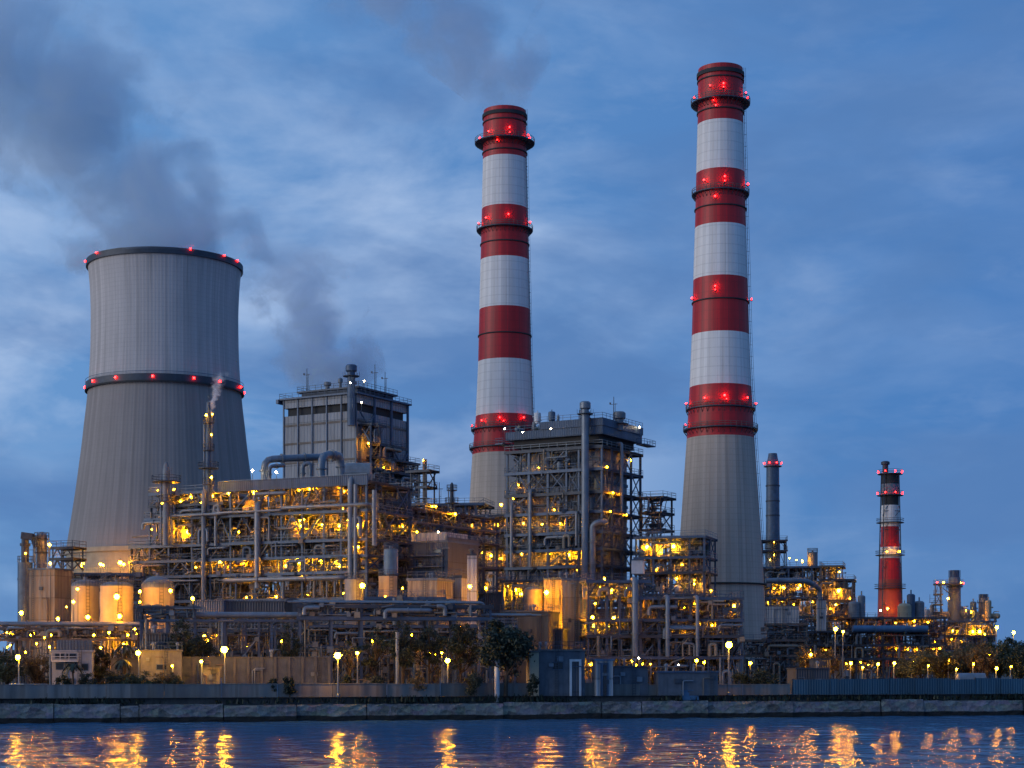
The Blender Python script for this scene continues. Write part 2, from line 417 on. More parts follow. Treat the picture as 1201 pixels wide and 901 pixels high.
# parapet
rt = empty('river_wall', (*qline(0, 2.3), 0), quay.phi)
tag(rt, 'long pale concrete parapet wall running along the quay top', 'wall')
xe = qx(929, 2.3); pan = -420; k = 0
mbp = None
while pan < xe-.5:
    wd = min(8.2, xe-pan); mb = MB(); hgt = 5.35 + rq.uniform(-.05,.05) - (.25 if pan > qx(690) else 0)
    mb.box(pan+.03, pan+wd-.03, 0, .28, G-.6, hgt); mb.box(pan+.03, pan+wd-.03, -.05, .33, hgt+.003, hgt+.12)
    mb.build('wall_section', 'parapet_panel', rt)
    if rq.random() < .55:
        m2 = MB(); m2.box(pan-.09, pan+.09, -.12, -.055, G-.3, hgt+rq.choice((.05,.9))); m2.build('post', 'galvanised', rt)
    pan += wd
rt = empty('metal_fence', (*qline(0, 2.3), 0), quay.phi)
tag(rt, 'blue corrugated metal fence panels on the quay downstream of the concrete parapet', 'fence')
pan = qx(930, 2.3)
while pan < 640:
    wd = rq.choice((4.6,6.5,8.0,10.5)); top = 6.0 + rq.uniform(-.12,.12)
    mb = MB(); mb.box(pan+.05, pan+wd-.05, 0, .09, G-.25, top); mb.build('panel', 'fence_blue', rt)
    mb = MB(); mb.box(pan-.09, pan+.09, .1, .28, G-.3, top+.1); mb.build('post', 'steel_dark', rt)
    pan += wd
# weeds on the ledge
mb = MB(); rw = random.Random(3)
for i in range(5200):
    t = rw.uniform(-60, 260); dens = noise.noise(Vector((t*.06, 3.1, 0)))
    if dens < rw.uniform(-.35,.45): continue
    y = rw.uniform(.1, 2.2); z = 2.6 + rw.random()*.35; hh = rw.uniform(.2,.75)*(1+dens); a = rw.random()*PI
    dx, dy = math.cos(a)*.16, math.sin(a)*.16; lx, ly = rw.uniform(-.25,.25), rw.uniform(-.4,.1)
    mb._add([(t-dx,y-dy,z-.1),(t+dx,y+dy,z-.1),(t+lx+dx*.4,y+ly,z+hh),(t+lx-dx*.4,y+ly,z+hh)], [(0,1,2,3)])
tag(mb.build('weeds', 'leaf_dark', None, (quay.o[0], quay.o[1], 0), quay.phi), 'dark weeds growing along the quay ledge below the parapet', 'weeds', kind='stuff')

# ------------------------------------------------------------------ cooling tower
DT = 620; sT = DT/K
twx = SX(193.7, DT)
rt = empty('cooling_tower', (twx, DT, 0))
tag(rt, 'huge grey concrete cooling tower with red lamps on its rim and waist', 'cooling tower')
prof_px = [(650,113.5),(625,109.4),(600,105.5),(575,101.8),(550,98.5),(525,95.3),(500,92.6),(480,90.2),(457,88.0),(433,86.3),(410,85.3),(385,84.9),(363,85.0),(340,86.0),(325,87.3),(312,88.6)]
prof = [(r*sT, SZ(y, DT)) for y, r in prof_px]
def catmull(p, n=4):
    out = []
    for i in range(len(p)-1):
        p0, p1, p2, p3 = p[max(i-1,0)], p[i], p[i+1], p[min(i+2,len(p)-1)]
        for k in range(n):
            t = k/n
            out.append(tuple(.5*((2*b_)+(-a_+c_)*t+(2*a_-5*b_+4*c_-d_)*t*t+(-a_+3*b_-3*c_+d_)*t**3) for a_,b_,c_,d_ in zip(p0,p1,p2,p3)))
    return out+[p[-1]]
prof = catmull(prof)
ztop = prof[-1][1]; zbot = prof[0][1]; rtop = prof[-1][0]; rbot = prof[0][0]
mb = MB(); mb.lathe(prof, 160, smooth_profile=True, caps=False)
mb.lathe([(r-.5, z) for r, z in prof][::-1], 96, smooth_profile=True, caps=False)
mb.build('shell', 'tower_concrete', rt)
def ring_part(rt, name, r_in, r_out, z0, z1, mat, n=96):
    mb = MB(); mb.lathe([(r_in, z0),(r_out, z0),(r_out, z1),(r_in, z1)], n, caps=False); return mb.build(name, mat, rt)
ring_part(rt, 'rim', rtop-.6, rtop+.55, ztop-1.7, ztop+.4, 'steel_dark', 128)
zm = SZ(457.5, DT); rm = 26.6
ring_part(rt, 'walkway', rm-.8, rm+.95, zm-1.0, zm+1.4, 'steel_dark', 128)
ring_part(rt, 'walkway_edge', rm+.96, rm+1.15, zm-1.5, zm-.9, 'soot_gap_black', 128)
ring_part(rt, 'walkway_rail', rm+.9, rm+1.0, zm+2.2, zm+2.35, 'steel', 128)
ring_part(rt, 'lintel_beam', rbot-1.0, rbot+.5, zbot-1.0, zbot+.6, 'tank_cream', 128)
ring_part(rt, 'basin_wall', rbot-1.6, rbot-.35, G, zbot-1.0, 'tank_cream', 96)
def bulb_mesh(r, mat, name='bulb'):
    mb = MB(); mb.lathe([(r*math.sin(t), -r*math.cos(t)) for t in (0.001, .7, 1.57, 2.4, 3.14)], 8, smooth_profile=True, caps=False)
    return mb.mesh(name, mat)
RED = {q: bulb_mesh(q*.55, 'glow_red', 'warning_light') for q in (.3, .42, .6, .8)}
def red_light(rt, r, ang, z, size):         # ang measured from the river side, + towards downstream
    o = put('warning_light', RED[size], rt, (r*math.sin(ang), -r*math.cos(ang), z)); return o
for px in (103.5,124,155,198,241,266,283):
    s_ = max(-.99, min(.99, (px-193.7)/90.5)); red_light(rt, rm+1.25, math.asin(s_), zm+.3, .8)
for k in range(5): red_light(rt, rm+1.7, PI-1.2+.6*k, zm+.6, .8)
for px in (105,128,238,271,282): red_light(rt, rtop+.75, math.asin(max(-.99,min(.99,(px-193.7)/91))), ztop+.25, .6)

# ------------------------------------------------------------------ chimneys
def chimney(name, label, px, D, pts, bands, rings, lights, ladder_ang, low='shaft_concrete'):
    s_ = D/K; rt = empty(name, (SX(px, D), D, 0)); tag(rt, label, 'chimney')
    f = lambda y: next((r0+(r1-r0)*(y-y0)/(y1-y0) for (y0,r0),(y1,r1) in zip(pts, pts[1:]) if y0 <= y <= y1), pts[-1][1])
    prof = []; mi = []
    ylist = sorted(set([y for y, _ in pts]+bands), reverse=True)
    for y in ylist: prof.append((f(y)*s_, SZ(y, D)))
    prof[0] = (prof[0][0], G)
    for y0, y1 in zip(ylist, ylist[1:]):
        ym = (y0+y1)/2; idx = sum(1 for b_ in bands if b_ <= ym)      # 1 = first red band
        mi.append(2 if idx > len(bands)-1 else (0 if idx % 2 == 1 else 1))
    top = prof[-1]
    mb = MB(); mb.lathe(prof, 72, mi=mi, caps=False)
    mb.lathe([(top[0], top[1]),(top[0]-.45, top[1]),(top[0]-.45, top[1]-12)], 48, mi=[0,3], caps=False)
    mb.build('shaft', ['red_paint','shaft_white',low,'soot_gap_black'], rt)
    # dark crown band
    ring_part(rt, 'crown_ring', top[0]-.1, top[0]+.4, top[1]-2.2, top[1]-1.2, 'soot_gap_black', 64)
    for y, wpx, rail in rings:
        r = f(y)*s_; z = SZ(y, D); ro = wpx*s_ if wpx else r+.28
        mb = MB(); mb.lathe([(r-.1, z-.25),(ro, z-.12),(ro, z+.15),(r-.1, z+.15)], 64, caps=False)
        if rail:
            for k in range(36):
                a = 2*PI*k/36; mb.bar((r*math.cos(a), r*math.sin(a), z-1.5), (ro*math.cos(a), ro*math.sin(a), z-.15), .12)
        g = mb.build('gallery' if rail else 'stiffener_ring', 'steel_dark' if rail else 'soot_gap_black', rt)
        if rail:
            mb = MB()
            for zz in (z+.7, z+1.25): mb.lathe([(ro-.06, zz-.05),(ro+.03, zz-.05),(ro+.03, zz+.05),(ro-.06, zz+.05)], 64, caps=False)
            for k in range(40):
                a = 2*PI*k/40; mb.bar((ro*math.cos(a), ro*math.sin(a), z), (ro*math.cos(a), ro*math.sin(a), z+1.3), .09)
            mb.build('railing', 'steel_rust', g)
    # caged ladder
    mb = MB(); a = ladder_ang
    for dr, da in ((.3,-.03),(.3,.03),(.75,0)):
        q = [((r+dr)*math.sin(a+da), -(r+dr)*math.cos(a+da), z) for r, z in prof]
        for p0, p1 in zip(q, q[1:]): mb.bar(p0, p1, .07)
    z = prof[0][1]+3
    while z < top[1]-1:
        y = HY-(z-H)/s_; r = f(y)*s_
        mb.bar(((r+.35)*math.sin(a-.05), -(r+.35)*math.cos(a-.05), z), ((r+.35)*math.sin(a+.05), -(r+.35)*math.cos(a+.05), z), .08)
        if int(z) % 3 == 0:
            mb.bar(((r)*math.sin(a), -(r)*math.cos(a), z), ((r+.75)*math.sin(a), -(r+.75)*math.cos(a), z), .06)
        z += 1.0
    mb.build('ladder', 'steel_dark', rt)
    for lx, y, ro, size in lights:
        r = f(y)*s_; a = math.asin(max(-.99, min(.99, lx/f(y)))); rr = r+ro
        red_light(rt, rr, a, SZ(y, D), size)
        bx = MB(); bx.box(-.25,.25,-.3,.3,-.5,-.32); bx.bar((0,.3,-.4),(0,ro+.2,-.4),.12)
        bx.build('lamp_bracket', 'steel_dark', rt, (rr*math.sin(a), -rr*math.cos(a), SZ(y, D)), a)
    return rt, f
L1 = [(-16,161,1.0,.42),(5,158,1.0,.42),(5,164,1.0,.3),(-33,163,1.0,.42),(33,163,1.0,.42),(24,161,.9,.42),(-8,172,.5,.3),
      (-19,261,.9,.42),(4,259,.9,.42),(-33,263,.8,.42),(26,263,.9,.42),(-24,497,.9,.42),(-5,495,.9,.42),(-1,499,.9,.3),(20,494,.9,.42),(-37,500,.9,.42)]
chimney('striped_chimney', 'shorter red and white banded chimney rising behind the open boiler house', 592, 500,
    [(131,24.8),(187,25.6),(245,26.9),(306,28.4),(364,29.8),(425,31.2),(489,34),(533,38),(590,41.5),(680,46),(800,51)],
    [131,188,246,306,364,425,489,534],
    [(146,0,0),(169,35,1),(181,0,0),(271,33,1),(288,0,0),(395,0,0),(505,39.5,1),(527,41.5,1)], L1, R(72))
L2 = [(0,108,1.0,.42),(0,112,1.0,.3),(-13,109,1.0,.3),(-34,116,1.2,.42),(34,116,1.2,.42),(24,113,1.0,.3),(-10,126,.5,.3),(-8,132,.4,.3),
      (-19,218,1.0,.42),(1,216,1.0,.42),(1,221,1.0,.3),(27,219,.9,.42),(-9,238,.5,.42),(-9,343,.9,.42),(-9,347,.9,.3),(-31,352,.8,.42),(32,352,.8,.42),
      (-20,472,.9,.42),(0,470,.9,.6),(2,474,.9,.3),(25,471,.9,.42),(-38,474,.9,.42),(38,474,.9,.42),(-38,499,.8,.3)]
chimney('striped_chimney', 'tallest red and white banded chimney standing over the steelwork', 845, 450,
    [(82,26),(140,26.6),(202,28.3),(266,29.8),(326,31.7),(391,33.4),(453,36),(514,39.4),(610,46),(640,48),(730,53),(805,57)],
    [82,147,204,268,329,394,455,515],
    [(97,0,0),(123,34.5,1),(134,0,0),(229,33.5,1),(247,0,0),(356,0,0),(481,40.5,1),(505,43.5,1),(686,54,0)], L2, R(76))

# ------------------------------------------------------------------ lamps
SIZES = {'s': .15, 'm': .24, 'b': .36, 'x': .50}
def lamp_mesh(r):
    mb = MB(); mb.lathe([(r*.35, r*1.25),(r*.8, r*.9),(r*.8, r*1.0),(r*.4, r*1.5)], 8, caps=False)
    mb.bar((0, r*1.2, r*1.5), (0, r*1.2, -2.1), .1); mb.bar((0, 0, r*1.6), (0, r*1.2, r*1.5), .1); return mb.mesh('work_lamp', 'steel_dark')
LAMPM = {k: lamp_mesh(r) for k, r in SIZES.items()}
BULB = {(k, g): bulb_mesh(r, 'glow_'+g) for k, r in SIZES.items() for g in ('amber','yellow','pale','street','dim')}
SZW = {'s': 'small', 'm': 'medium', 'b': 'big', 'x': 'glaring'}
NLAMP = 0
rl = random.Random(21)
def lamp(loc, size, label, group, glow=None, rz=0, pole=False):
    global NLAMP; NLAMP += 1
    if size == 's': glow = glow or rl.choice(('dim','dim','amber'))
    glow = glow or rl.choice(('amber','amber','yellow'))
    o = put('work_lamp', LAMPM[size], None, loc, rz); o.scale = (rl.uniform(.75,1.25),)*3; tag(o, label, 'lamp', group)
    put('bulb', BULB[(size, glow)], o)
    if pole and 6 < loc[2] < 30:
        r = SIZES[size]; mb = MB(); mb.tube([(0, r*1.2, -2.0), (0, r*1.2, (G-loc[2])/o.scale[0])], [.07,.10], 6); mb.build('pole', 'steel_dark', o)
    return o
def street_lamp(px, py, D, label, size='m', group='street lamps along the quay', glow=None, zb=None):
    z = SZ(py, D); rt = empty('street_lamp', (SX(px, D), D, zb if zb is not None else G)); tag(rt, label, 'street lamp', group); hh = z-(zb if zb is not None else G); r = SIZES[size]
    mb = MB(); mb.tube([(0,.5,0),(0,.5,hh*.5),(0,.5,hh+r*1.6)], [.16,.12,.09], 8); mb.lathe([(.3,0),(.3,.35),(.18,.5)], 10, (0,.5)); mb.build('pole', 'galvanised', rt)
    mb = MB(); mb.bar((0,.5,hh+r*1.5), (0,-.05,hh+r*1.4), .1); mb.lathe([(r*.4,hh+r*1.3),(r*.9,hh+r*.85),(r*.9,hh+r*1.0),(r*.45,hh+r*1.6)], 10, caps=False); mb.build('lamp_head', 'steel_dark', rt)
    put('bulb', BULB[(size, glow or 'street')], rt, (0,0,hh)); return rt

# ------------------------------------------------------------------ steelwork units
UNITS = {}
STUFF = MB()                                # the finest pipework, past counting
rp = random.Random(77)
def railing(mb, x0, x1, y0, y1, z, sides='fblr', step=2.2):
    segs = {'f': ((x0,y0),(x1,y0)), 'b': ((x0,y1),(x1,y1)), 'l': ((x0,y0),(x0,y1)), 'r': ((x1,y0),(x1,y1))}
    for k in sides:
        (ax,ay),(bx,by) = segs[k]; L = math.hypot(bx-ax, by-ay); n = max(1, int(L/step))
        for zz in (z+.6, z+1.15): mb.bar((ax,ay,zz),(bx,by,zz), .07)
        for i in range(n+1): mb.bar((ax+(bx-ax)*i/n, ay+(by-ay)*i/n, z), (ax+(bx-ax)*i/n, ay+(by-ay)*i/n, z+1.2), .07)
def unit(key, name, label, cat, where, fr, xa, xb, dep, levels, nx, ny, steel='steel', colw=.5, brace=.3, panels=.45, panel_mat=('clad_grey','clad_tan','clad_dark'),
         rails=True, ground=True, open_deck=False, seed=1, beam=.38, back=.55, jit=.22, rows_lit=()):
    """levels: (z, x0, x1) decks upward; the columns stand on the ground unless ground is a height"""
    rg = random.Random(seed); rt = empty(name, (*fr.o, 0), fr.phi); tag(rt, label, cat)
    zb = G if ground is True else ground
    cols = [xa+(xb-xa)*(i+(rg.uniform(-jit,jit) if 0 < i < nx else 0))/nx for i in range(nx+1)]; rows = [dep*j/ny for j in range(ny+1)]
    tops = {}
    for cx in cols:
        tops[cx] = max([z for z, l0, l1 in levels if l0-.1 <= cx <= l1+.1] or [levels[0][0]])
    cm = colw*.36
    for j, ry in enumerate(rows):
        for cx in cols:
            if j not in (0, ny) and cx not in (xa, xb) and rg.random() < .5: continue
            mb = MB(); h = tops[cx]; q = cm*rg.choice((.75,1,1,1.25)) if j == 0 else cm
            # H section
            mb.box(cx-q, cx+q, ry-q, ry-q*.62, zb, h); mb.box(cx-q, cx+q, ry+q*.62, ry+q, zb, h); mb.box(cx-q*.22, cx+q*.22, ry-q*.61, ry+q*.61, zb, h)
            mb.build('column', steel, rt)
    for z, l0, l1 in levels:
        mb = MB()
        if not open_deck: mb.box(l0-.5, l1+.5, -.6, dep+.6, z-.16, z)
        for yy in (-.45, dep+.45): mb.box(l0-.5, l1+.5, yy-.14, yy+.14, z-.16-beam, z-.165)
        n = max(1, int((l1-l0)/3.2))
        for i in range(n+1):
            x = l0+(l1-l0)*i/n; mb.box(x-.12, x+.12, -.3, dep+.3, z-.16-beam*.75, z-.168)
        dk = mb.build('deck', steel if rg.random() < .6 else 'steel_dark', rt)
        if rails:
            mb = MB(); railing(mb, l0-.4, l1+.4, -.55, dep+.55, z); mb.build('railing', 'galvanised' if rg.random() < .4 else steel, dk)
        if rg.random() < .6:                      # light sub-platform between decks
            a = rg.uniform(l0, l1-4); mb2 = MB(); ln = rg.uniform(3.5, min(9, max(4,(l1-l0)*.5)))
            zz = z-2.7; mb2.box(a, min(a+ln,l1), -.3, 1.6, zz-.12, zz); railing(mb2, a, min(a+ln,l1), -.25, 1.6, zz, 'f')
            for xx in (a+.1, min(a+ln,l1)-.1): mb2.bar((xx,.2,zz),(xx,.2,z-.2),.1)
            mb2.build('platform', 'steel_dark', rt)
    zs = [zb]+[l[0] for l in levels]
    nb = 0
    for i in range(nx):
        for li in range(len(levels)):
            z0 = zs[li]; z1, l0, l1 = levels[li]
            if not (l0-.1 <= cols[i] and cols[i+1] <= l1+.1): continue
            if rg.random() < brace and nb < 60:
                nb += 1; mb = MB(); kind = rg.choice('xvvd'); xA, xB = cols[i], cols[i+1]; bt = rg.choice((.16,.2,.26))
                if kind == 'x': mb.bar((xA,.02,z0),(xB,.02,z1),bt); mb.bar((xB,.06,z0),(xA,.06,z1),bt)
                elif kind == 'v':
                    m_ = (xA+xB)/2; mb.bar((xA,.02,z0+.1),(m_,.02,z1-.3),bt); mb.bar((xB,.02,z0+.1),(m_,.02,z1-.3),bt)
                else: mb.bar((xA,.02,z0+.1),(xB,.02,z1-.2),bt)
                mb.build('brace', steel, rt)
            if li in rows_lit and rg.random() < .55:
                mb = MB(); yy = dep*.28; mb.box(cols[i]+.2, cols[i+1]-.2, yy, yy+.15, z0+.02, z0+(z1-z0)*rg.choice((.6,.85,.9))); mb.build('backing_panel', rg.choice(('tank_cream','clad_tan')), rt)  # pale panels added behind lit rows to catch the lamp light
            elif rg.random() < panels:
                mb = MB(); yy = dep*rg.uniform(back-.15, back+.2); e0 = z0+.02; e1 = z1-.9 if rg.random() < .75 else z0+(z1-z0)*.6
                if li == 0: e0 = zb
                mb.box(cols[i]+.3, cols[i+1]-.3*rg.choice((1,1,6)), yy, yy+.15, e0, e1)
                mb.build('backing_panel', rg.choice(panel_mat), rt)  # backing added to close the bays, also catching lamp glow
    # braces on the end seen from the river
    for j in range(ny):
        for li in range(len(levels)):
            z0 = zs[li]; z1, l0, l1 = levels[li]
            if rg.random() < .45:
                xx = l1 if fr.phi < 0 else l0; mb = MB()
                mb.bar((xx,rows[j],z0),(xx,rows[j+1],z1-.2),.2); mb.bar((xx+.06,rows[j+1],z0),(xx+.06,rows[j],z1-.2),.2); mb.build('brace', steel, rt)
    # stair flights
    xs_ = xa+(xb-xa)*rg.uniform(.15,.85)
    for li in range(1, len(levels)):
        z0 = zs[li]; z1, l0, l1 = levels[li]
        if not l0 < xs_ < l1-3: continue
        mb = MB(); sg = 1 if li % 2 else -1; xA, xB = (xs_, xs_+4.2) if sg > 0 else (xs_+4.2, xs_)
        for yy in (1.0, 1.6): mb.bar((xA,yy,z0),(xB,yy,z1),.08,.2); mb.bar((xA,yy,z0+1.1),(xB,yy,z1+1.1),.05)
        for t in range(1, 9):
            mb.box(min(xA,xB)+(abs(xB-xA))*t/9-.1, min(xA,xB)+abs(xB-xA)*t/9+.1, 1.03, 1.57, *( (z0+(z1-z0)*(t/9 if sg>0 else 1-t/9)-.04, z0+(z1-z0)*(t/9 if sg>0 else 1-t/9)) ))
        mb.build('stair', 'steel', rt)
    UNITS[key] = dict(fr=fr, xa=xa, xb=xb, dep=dep, levels=levels, cols=cols, zs=zs, where=where, rt=rt)
    return rt
def deck_of(u, z):
    i = 0
    for k, zz in enumerate(u['zs']):
        if zz <= z+.6: i = k
    return 'ground' if i == 0 else ORD[i-1]
def bay_of(u, x):
    c = u['cols']; i = max([k for k in range(len(c)-1) if c[k] <= x+.01] or [0]); return BAY[min(i, 12)]
def place(u, x, z):
    dk = deck_of(u, z); return ('beneath the decks of ' if dk == 'ground' else f'on the {dk} deck of ')+u['where'], bay_of(u, x)
VESS = []
def vessel_meshes():
    rv = random.Random(8)
    for mat in ('vessel_grey','galvanised','tank_cream','pipe_blue','paint_white'):
        for r, h in ((.55,2.6),(.8,3.4),(1.1,3.0)):
            mb = MB(); e = r*.35
            mb.lathe([(r*.75,0),(r*.75,.5),(r,.5+e*.3),(r,.5+h*.5),(r*1.04,.5+h*.5),(r*1.04,.6+h*.5),(r,.6+h*.5),(r,h),(r*.85,h+e*.7),(r*.45,h+e),(.12,h+e),(.12,h+e+.4),(.25,h+e+.4),(.25,h+e+.5)], 14)
            mb.tube([(r*.9,0,h*.7),(r+.5,0,h*.7)], .14, 6); mb.tube([(-r*.9,0,h*.3),(-r-.4,0,h*.3)], .12, 6)
            VESS.append(('upright', mat, mb.mesh('vessel', mat)))
        r, L = .8, 4.2
        mb = MB(); pr = [(.02,-L/2-.4),(r*.6,-L/2-.3),(r,-L/2),(r,L/2),(r*.6,L/2+.3),(.02,L/2+.4)]
        t = MB(); t.lathe(pr, 14, caps=False)
        mb._add([(z, y, x+1.4) for x, y, z in t.v], t.f, True)
        for xx in (-1.2,1.2): mb.box(xx-.15,xx+.15,-.6,.6,0,.9)
        mb.tube([(.5,0,2.0),(.5,0,2.8)], .15, 6); mb.tube(elbowed([(-.8,0,2.1),(-.8,0,2.7),(-2.2,0,2.7)],.12), .12, 6)
        VESS.append(('level', mat, mb.mesh('vessel', mat)))
vessel_meshes()
COLN = {'vessel_grey':'grey','galvanised':'shiny','tank_cream':'cream','pipe_blue':'blue','paint_white':'white','pipe_pale':'pale','pipe_tan':'tan','steel':'grey','steel_rust':'rusty'}
NP = NV = 0
def pipe(pts, r, mat, label, group, n=8, name='pipe', fine=False):
    global NP
    if fine and (r < .2 or NP >= 262):
        STUFF.tube(elbowed(pts, r), r, 6, mi={'pipe_tan':1,'pipe_blue':2}.get(mat, 0)); return None
    NP += 1
    o3 = Vector(pts[0]); pts = [Vector(p)-o3 for p in pts]
    mb = MB(); el = elbowed(pts, r); mb.tube(el, r, n)
    for i in range(len(pts)-1):            # flanges
        d_ = pts[i+1]-pts[i]; L = d_.length
        if L > 3.0:
            dn = d_.normalized()
            for t in ((.5,) if L < 9 else (.3,.7)):
                q = pts[i]+d_*t; mb.tube([q-dn*.09, q+dn*.09], r*1.45, n)
    return tag(mb.build(name, mat, None, o3), label, 'pipe', group)
def clutter(key, pipes=1.3, vessels=.5, fine=10, seed=3, from_level=0, near=4.5):
    global NV
    u = UNITS[key]; fr = u['fr']; rg = random.Random(seed); c = u['cols']
    for i in range(len(c)-1):
        for li in range(from_level, len(u['levels'])):
            z0 = u['zs'][li]; z1, l0, l1 = u['levels'][li]
            if not (l0-.1 <= c[i] and c[i+1] <= l1+.1): continue
            bw = c[i+1]-c[i]; hh = min(z1-z0, 9); wz, by = place(u, (c[i]+c[i+1])/2, z0+.2)
            ztop = z0+hh-.8
            npp = int(pipes)+(rg.random() < pipes % 1)
            for k in range(npp):
                y = rg.choice((rg.uniform(-1.1,-.65), rg.uniform(.3, min(near, u['dep']-.5)), rg.uniform(.3, min(near, u['dep']-.5)))); x = c[i]+bw*rg.uniform(.12,.88); r = rg.choice((.13,.17,.22,.3,.38)); mat = rg.choice(('pipe_pale','galvanised','pipe_tan','vessel_grey','pipe_blue'))
                st = rg.choice(('bent','straight','looped','level','level'))
                if st == 'bent': pts = [(x,y,z0),(x,y,z0+hh*rg.uniform(.45,.85)),(x+rg.choice((-1,1))*rg.uniform(1.2,bw*.8),y,0)]; pts[2] = (pts[2][0], y, pts[1][2])
                elif st == 'straight': pts = [(x,y,z0),(x,y,z1-.2)]
                elif st == 'looped':
                    w_ = rg.uniform(.9,2.2); t = z0+hh*rg.uniform(.4,.8); pts = [(x-w_/2,y,z0),(x-w_/2,y,t),(x+w_/2,y,t),(x+w_/2,y,z0+rg.uniform(0,.6))]
                else:
                    zz = ztop-rg.uniform(.1,hh*.35); e = rg.uniform(.8,2.5)*bw; x0_ = max(c[0], x-e/2); x1_ = min(c[-1], x+e/2); dz = rg.uniform(.8, 2.2)
                    pts = [(x0_,y,zz-dz),(x0_,y,zz),(x1_,y,zz),(x1_,y+rg.uniform(.6,1.6),zz)]
                pts = [fr.w(*p) for p in pts]
                pipe(pts, r, mat, f'{st} {COLN[mat]} pipe {wz}, {by} bay', f'{st} {COLN[mat]} pipes {wz}', 7, fine=True)
            nv = int(vessels)+(rg.random() < vessels % 1)
            for k in range(nv):
                st, mat, me = rg.choice(VESS); x = c[i]+bw*rg.uniform(.25,.75); y = rg.uniform(1.2, min(near, u['dep']-1)); s_ = min(1.15, (hh-1)/4.2)*rg.uniform(.8,1.1)
                o = put('vessel', me, None, fr.w(x,y,z0+.01), fr.phi+rg.choice((0,0,PI/2,.3))); o.scale = (s_,)*3; NV += 1
                tag(o, f'{st} {COLN[mat]} vessel {wz}, {by} bay', 'vessel', f'{st} {COLN[mat]} vessels {wz}')
            for k in range(int(fine*2.4)):
                y = rg.uniform(-.9, u['dep']*.6); x = rg.uniform(c[i], c[i+1]); z = z0+hh*rg.random()*.9; r = rg.choice((.05,.07,.09,.13,.18))
                pts = [Vector((x,y,z))]
                for q in range(rg.choice((1,2,2,3))):
                    ax = rg.choice('xxzzzyd'); L = rg.uniform(.8,3.6)*rg.choice((-1,1)); p = pts[-1].copy()
                    if ax == 'x': p.x = max(c[0], min(c[-1], p.x+L))
                    elif ax == 'd': p.x = max(c[0], min(c[-1], p.x+L*.7)); p.z = max(z0+.1, min(z1-.3, p.z+L*.9))
                    elif ax == 'y': p.y = max(.2, min(u['dep'], p.y+L))
                    else: p.z = max(z0+.1, min(z1-.3, p.z+L))
                    pts.append(p)
                pts = [Vector(fr.w(*p)) for p in pts]
                pts = [p for q, p in enumerate(pts) if q == 0 or (p-pts[q-1]).length > .05]
                if len(pts) > 1: STUFF.tube(pts, r, 4, mi=rg.choice((0,0,1,2)))
                if rg.random() < .22:
                    p = pts[-1]; b_ = rg.uniform(.2,.5); STUFF.box(p.x-b_, p.x+b_, p.y-b_, p.y+b_, p.z-b_, p.z+b_, rg.choice((0,1,2)))
def ulamp(key, px, py, size, yin=1.2, glow=None, side=None):
    yin = max(yin, .55)
    u = UNITS[key]; fr = u['fr']
    x, y, z = fr.face(px, py, yin) if side is None else fr.side(px, py, side)
    wz, by = place(u, x, z-1.5)
    return lamp(fr.w(x, y, z), size, f'{SZW[size]} lamp {wz}, {by} bay', f'lamps {wz}', glow, fr.phi)
def random_lamps(key, n, sizes='sssm', seed=5, zmin=0, near=4):
    u = UNITS[key]; fr = u['fr']; rg = random.Random(seed)
    for k in range(n):
        li = rg.randrange(0, len(u['levels'])); z1, l0, l1 = u['levels'][li]
        z = z1-rg.uniform(1.0, 1.8)
        if z < zmin: continue
        x = rg.uniform(l0+.5, l1-.5); y = rg.uniform(.4, min(near, u['dep']-.5)); s_ = rg.choice(sizes)
        wz, by = place(u, x, z-2.0)
        lamp(fr.w(x,y,z), s_, f'{SZW[s_]} lamp {wz}, {by} bay', f'lamps {wz}', None, fr.phi)

# --- long process unit beside the cooling tower
F = Frame(430, 330, -25); zf = lambda py: F.face(430, py)[2]
xl = F.face(155)[0]; xm = F.face(262)[0]; x2 = F.face(177)[0]
unit('long', 'process_unit', 'long many decked steelwork unit beside the cooling tower crowded with lit pipes', 'steelwork', 'the long steelwork by cooling tower',
     F, xl, 0, 17, [(zf(735),xl,0),(zf(700),xl,0),(zf(669),xl,0),(zf(650),xl,0),(zf(631),xl,0),(zf(597),xl*.93,0),(zf(563),xm,0)], 11, 3, rows_lit=(3,6), seed=4, brace=.34, panels=.42, colw=.55)
u = UNITS['long']
mb = MB(); zt = zf(563); mb.box(xm-.7, .7, -.9, -.62, zt-1.0, zt+1.0); mb.build('fascia', 'clad_blue', u['rt'])
clutter('long', 1.35, .5, 22, 31, 1)
for px, py, s_ in [(224,583,'m'),(249,582,'m'),(299,578,'b'),(335,578,'s'),(351,575,'s'),(370,574,'s'),(272,580,'s'),(400,572,'s'),(202,620,'m'),(221,624,'b'),(178,621,'s'),(354,617,'m'),(378,616,'m'),(398,617,'m'),(419,617,'b'),
                   (420,642,'m'),(402,597,'s'),(350,659,'b'),(335,664,'m'),(376,658,'m'),(397,663,'b'),(227,657,'m'),(173,659,'m'),(194,659,'s'),(185,575,'s'),(403,696,'s'),(289,701,'s'),(324,700,'s'),(361,698,'s'),(280,624,'s'),(300,622,'s'),(258,660,'m'),(286,661,'m')]:
    ulamp('long', px, py, s_)
random_lamps('long', 18, 'sssm', 9, 20)

xu0, xu1 = F.face(178)[0], F.face(261)[0]
unit('upper', 'process_unit', 'upper open steel frame around the short capped column on the long steelwork', 'steelwork', 'the upper frame by capped column',
     F, xu0, xu1, 13, [(zf(581),xu0,xu1),(zf(566),xu0,F.face(240)[0])], 4, 2, seed=97, brace=.4, panels=.15, ground=zf(597), colw=.42)
clutter('upper', 1.8, .6, 22, 111, 0)
for px, py, s_ in ((190,590,'s'),(212,588,'m'),(236,590,'s'),(204,574,'s')): ulamp('upper', px, py, s_)
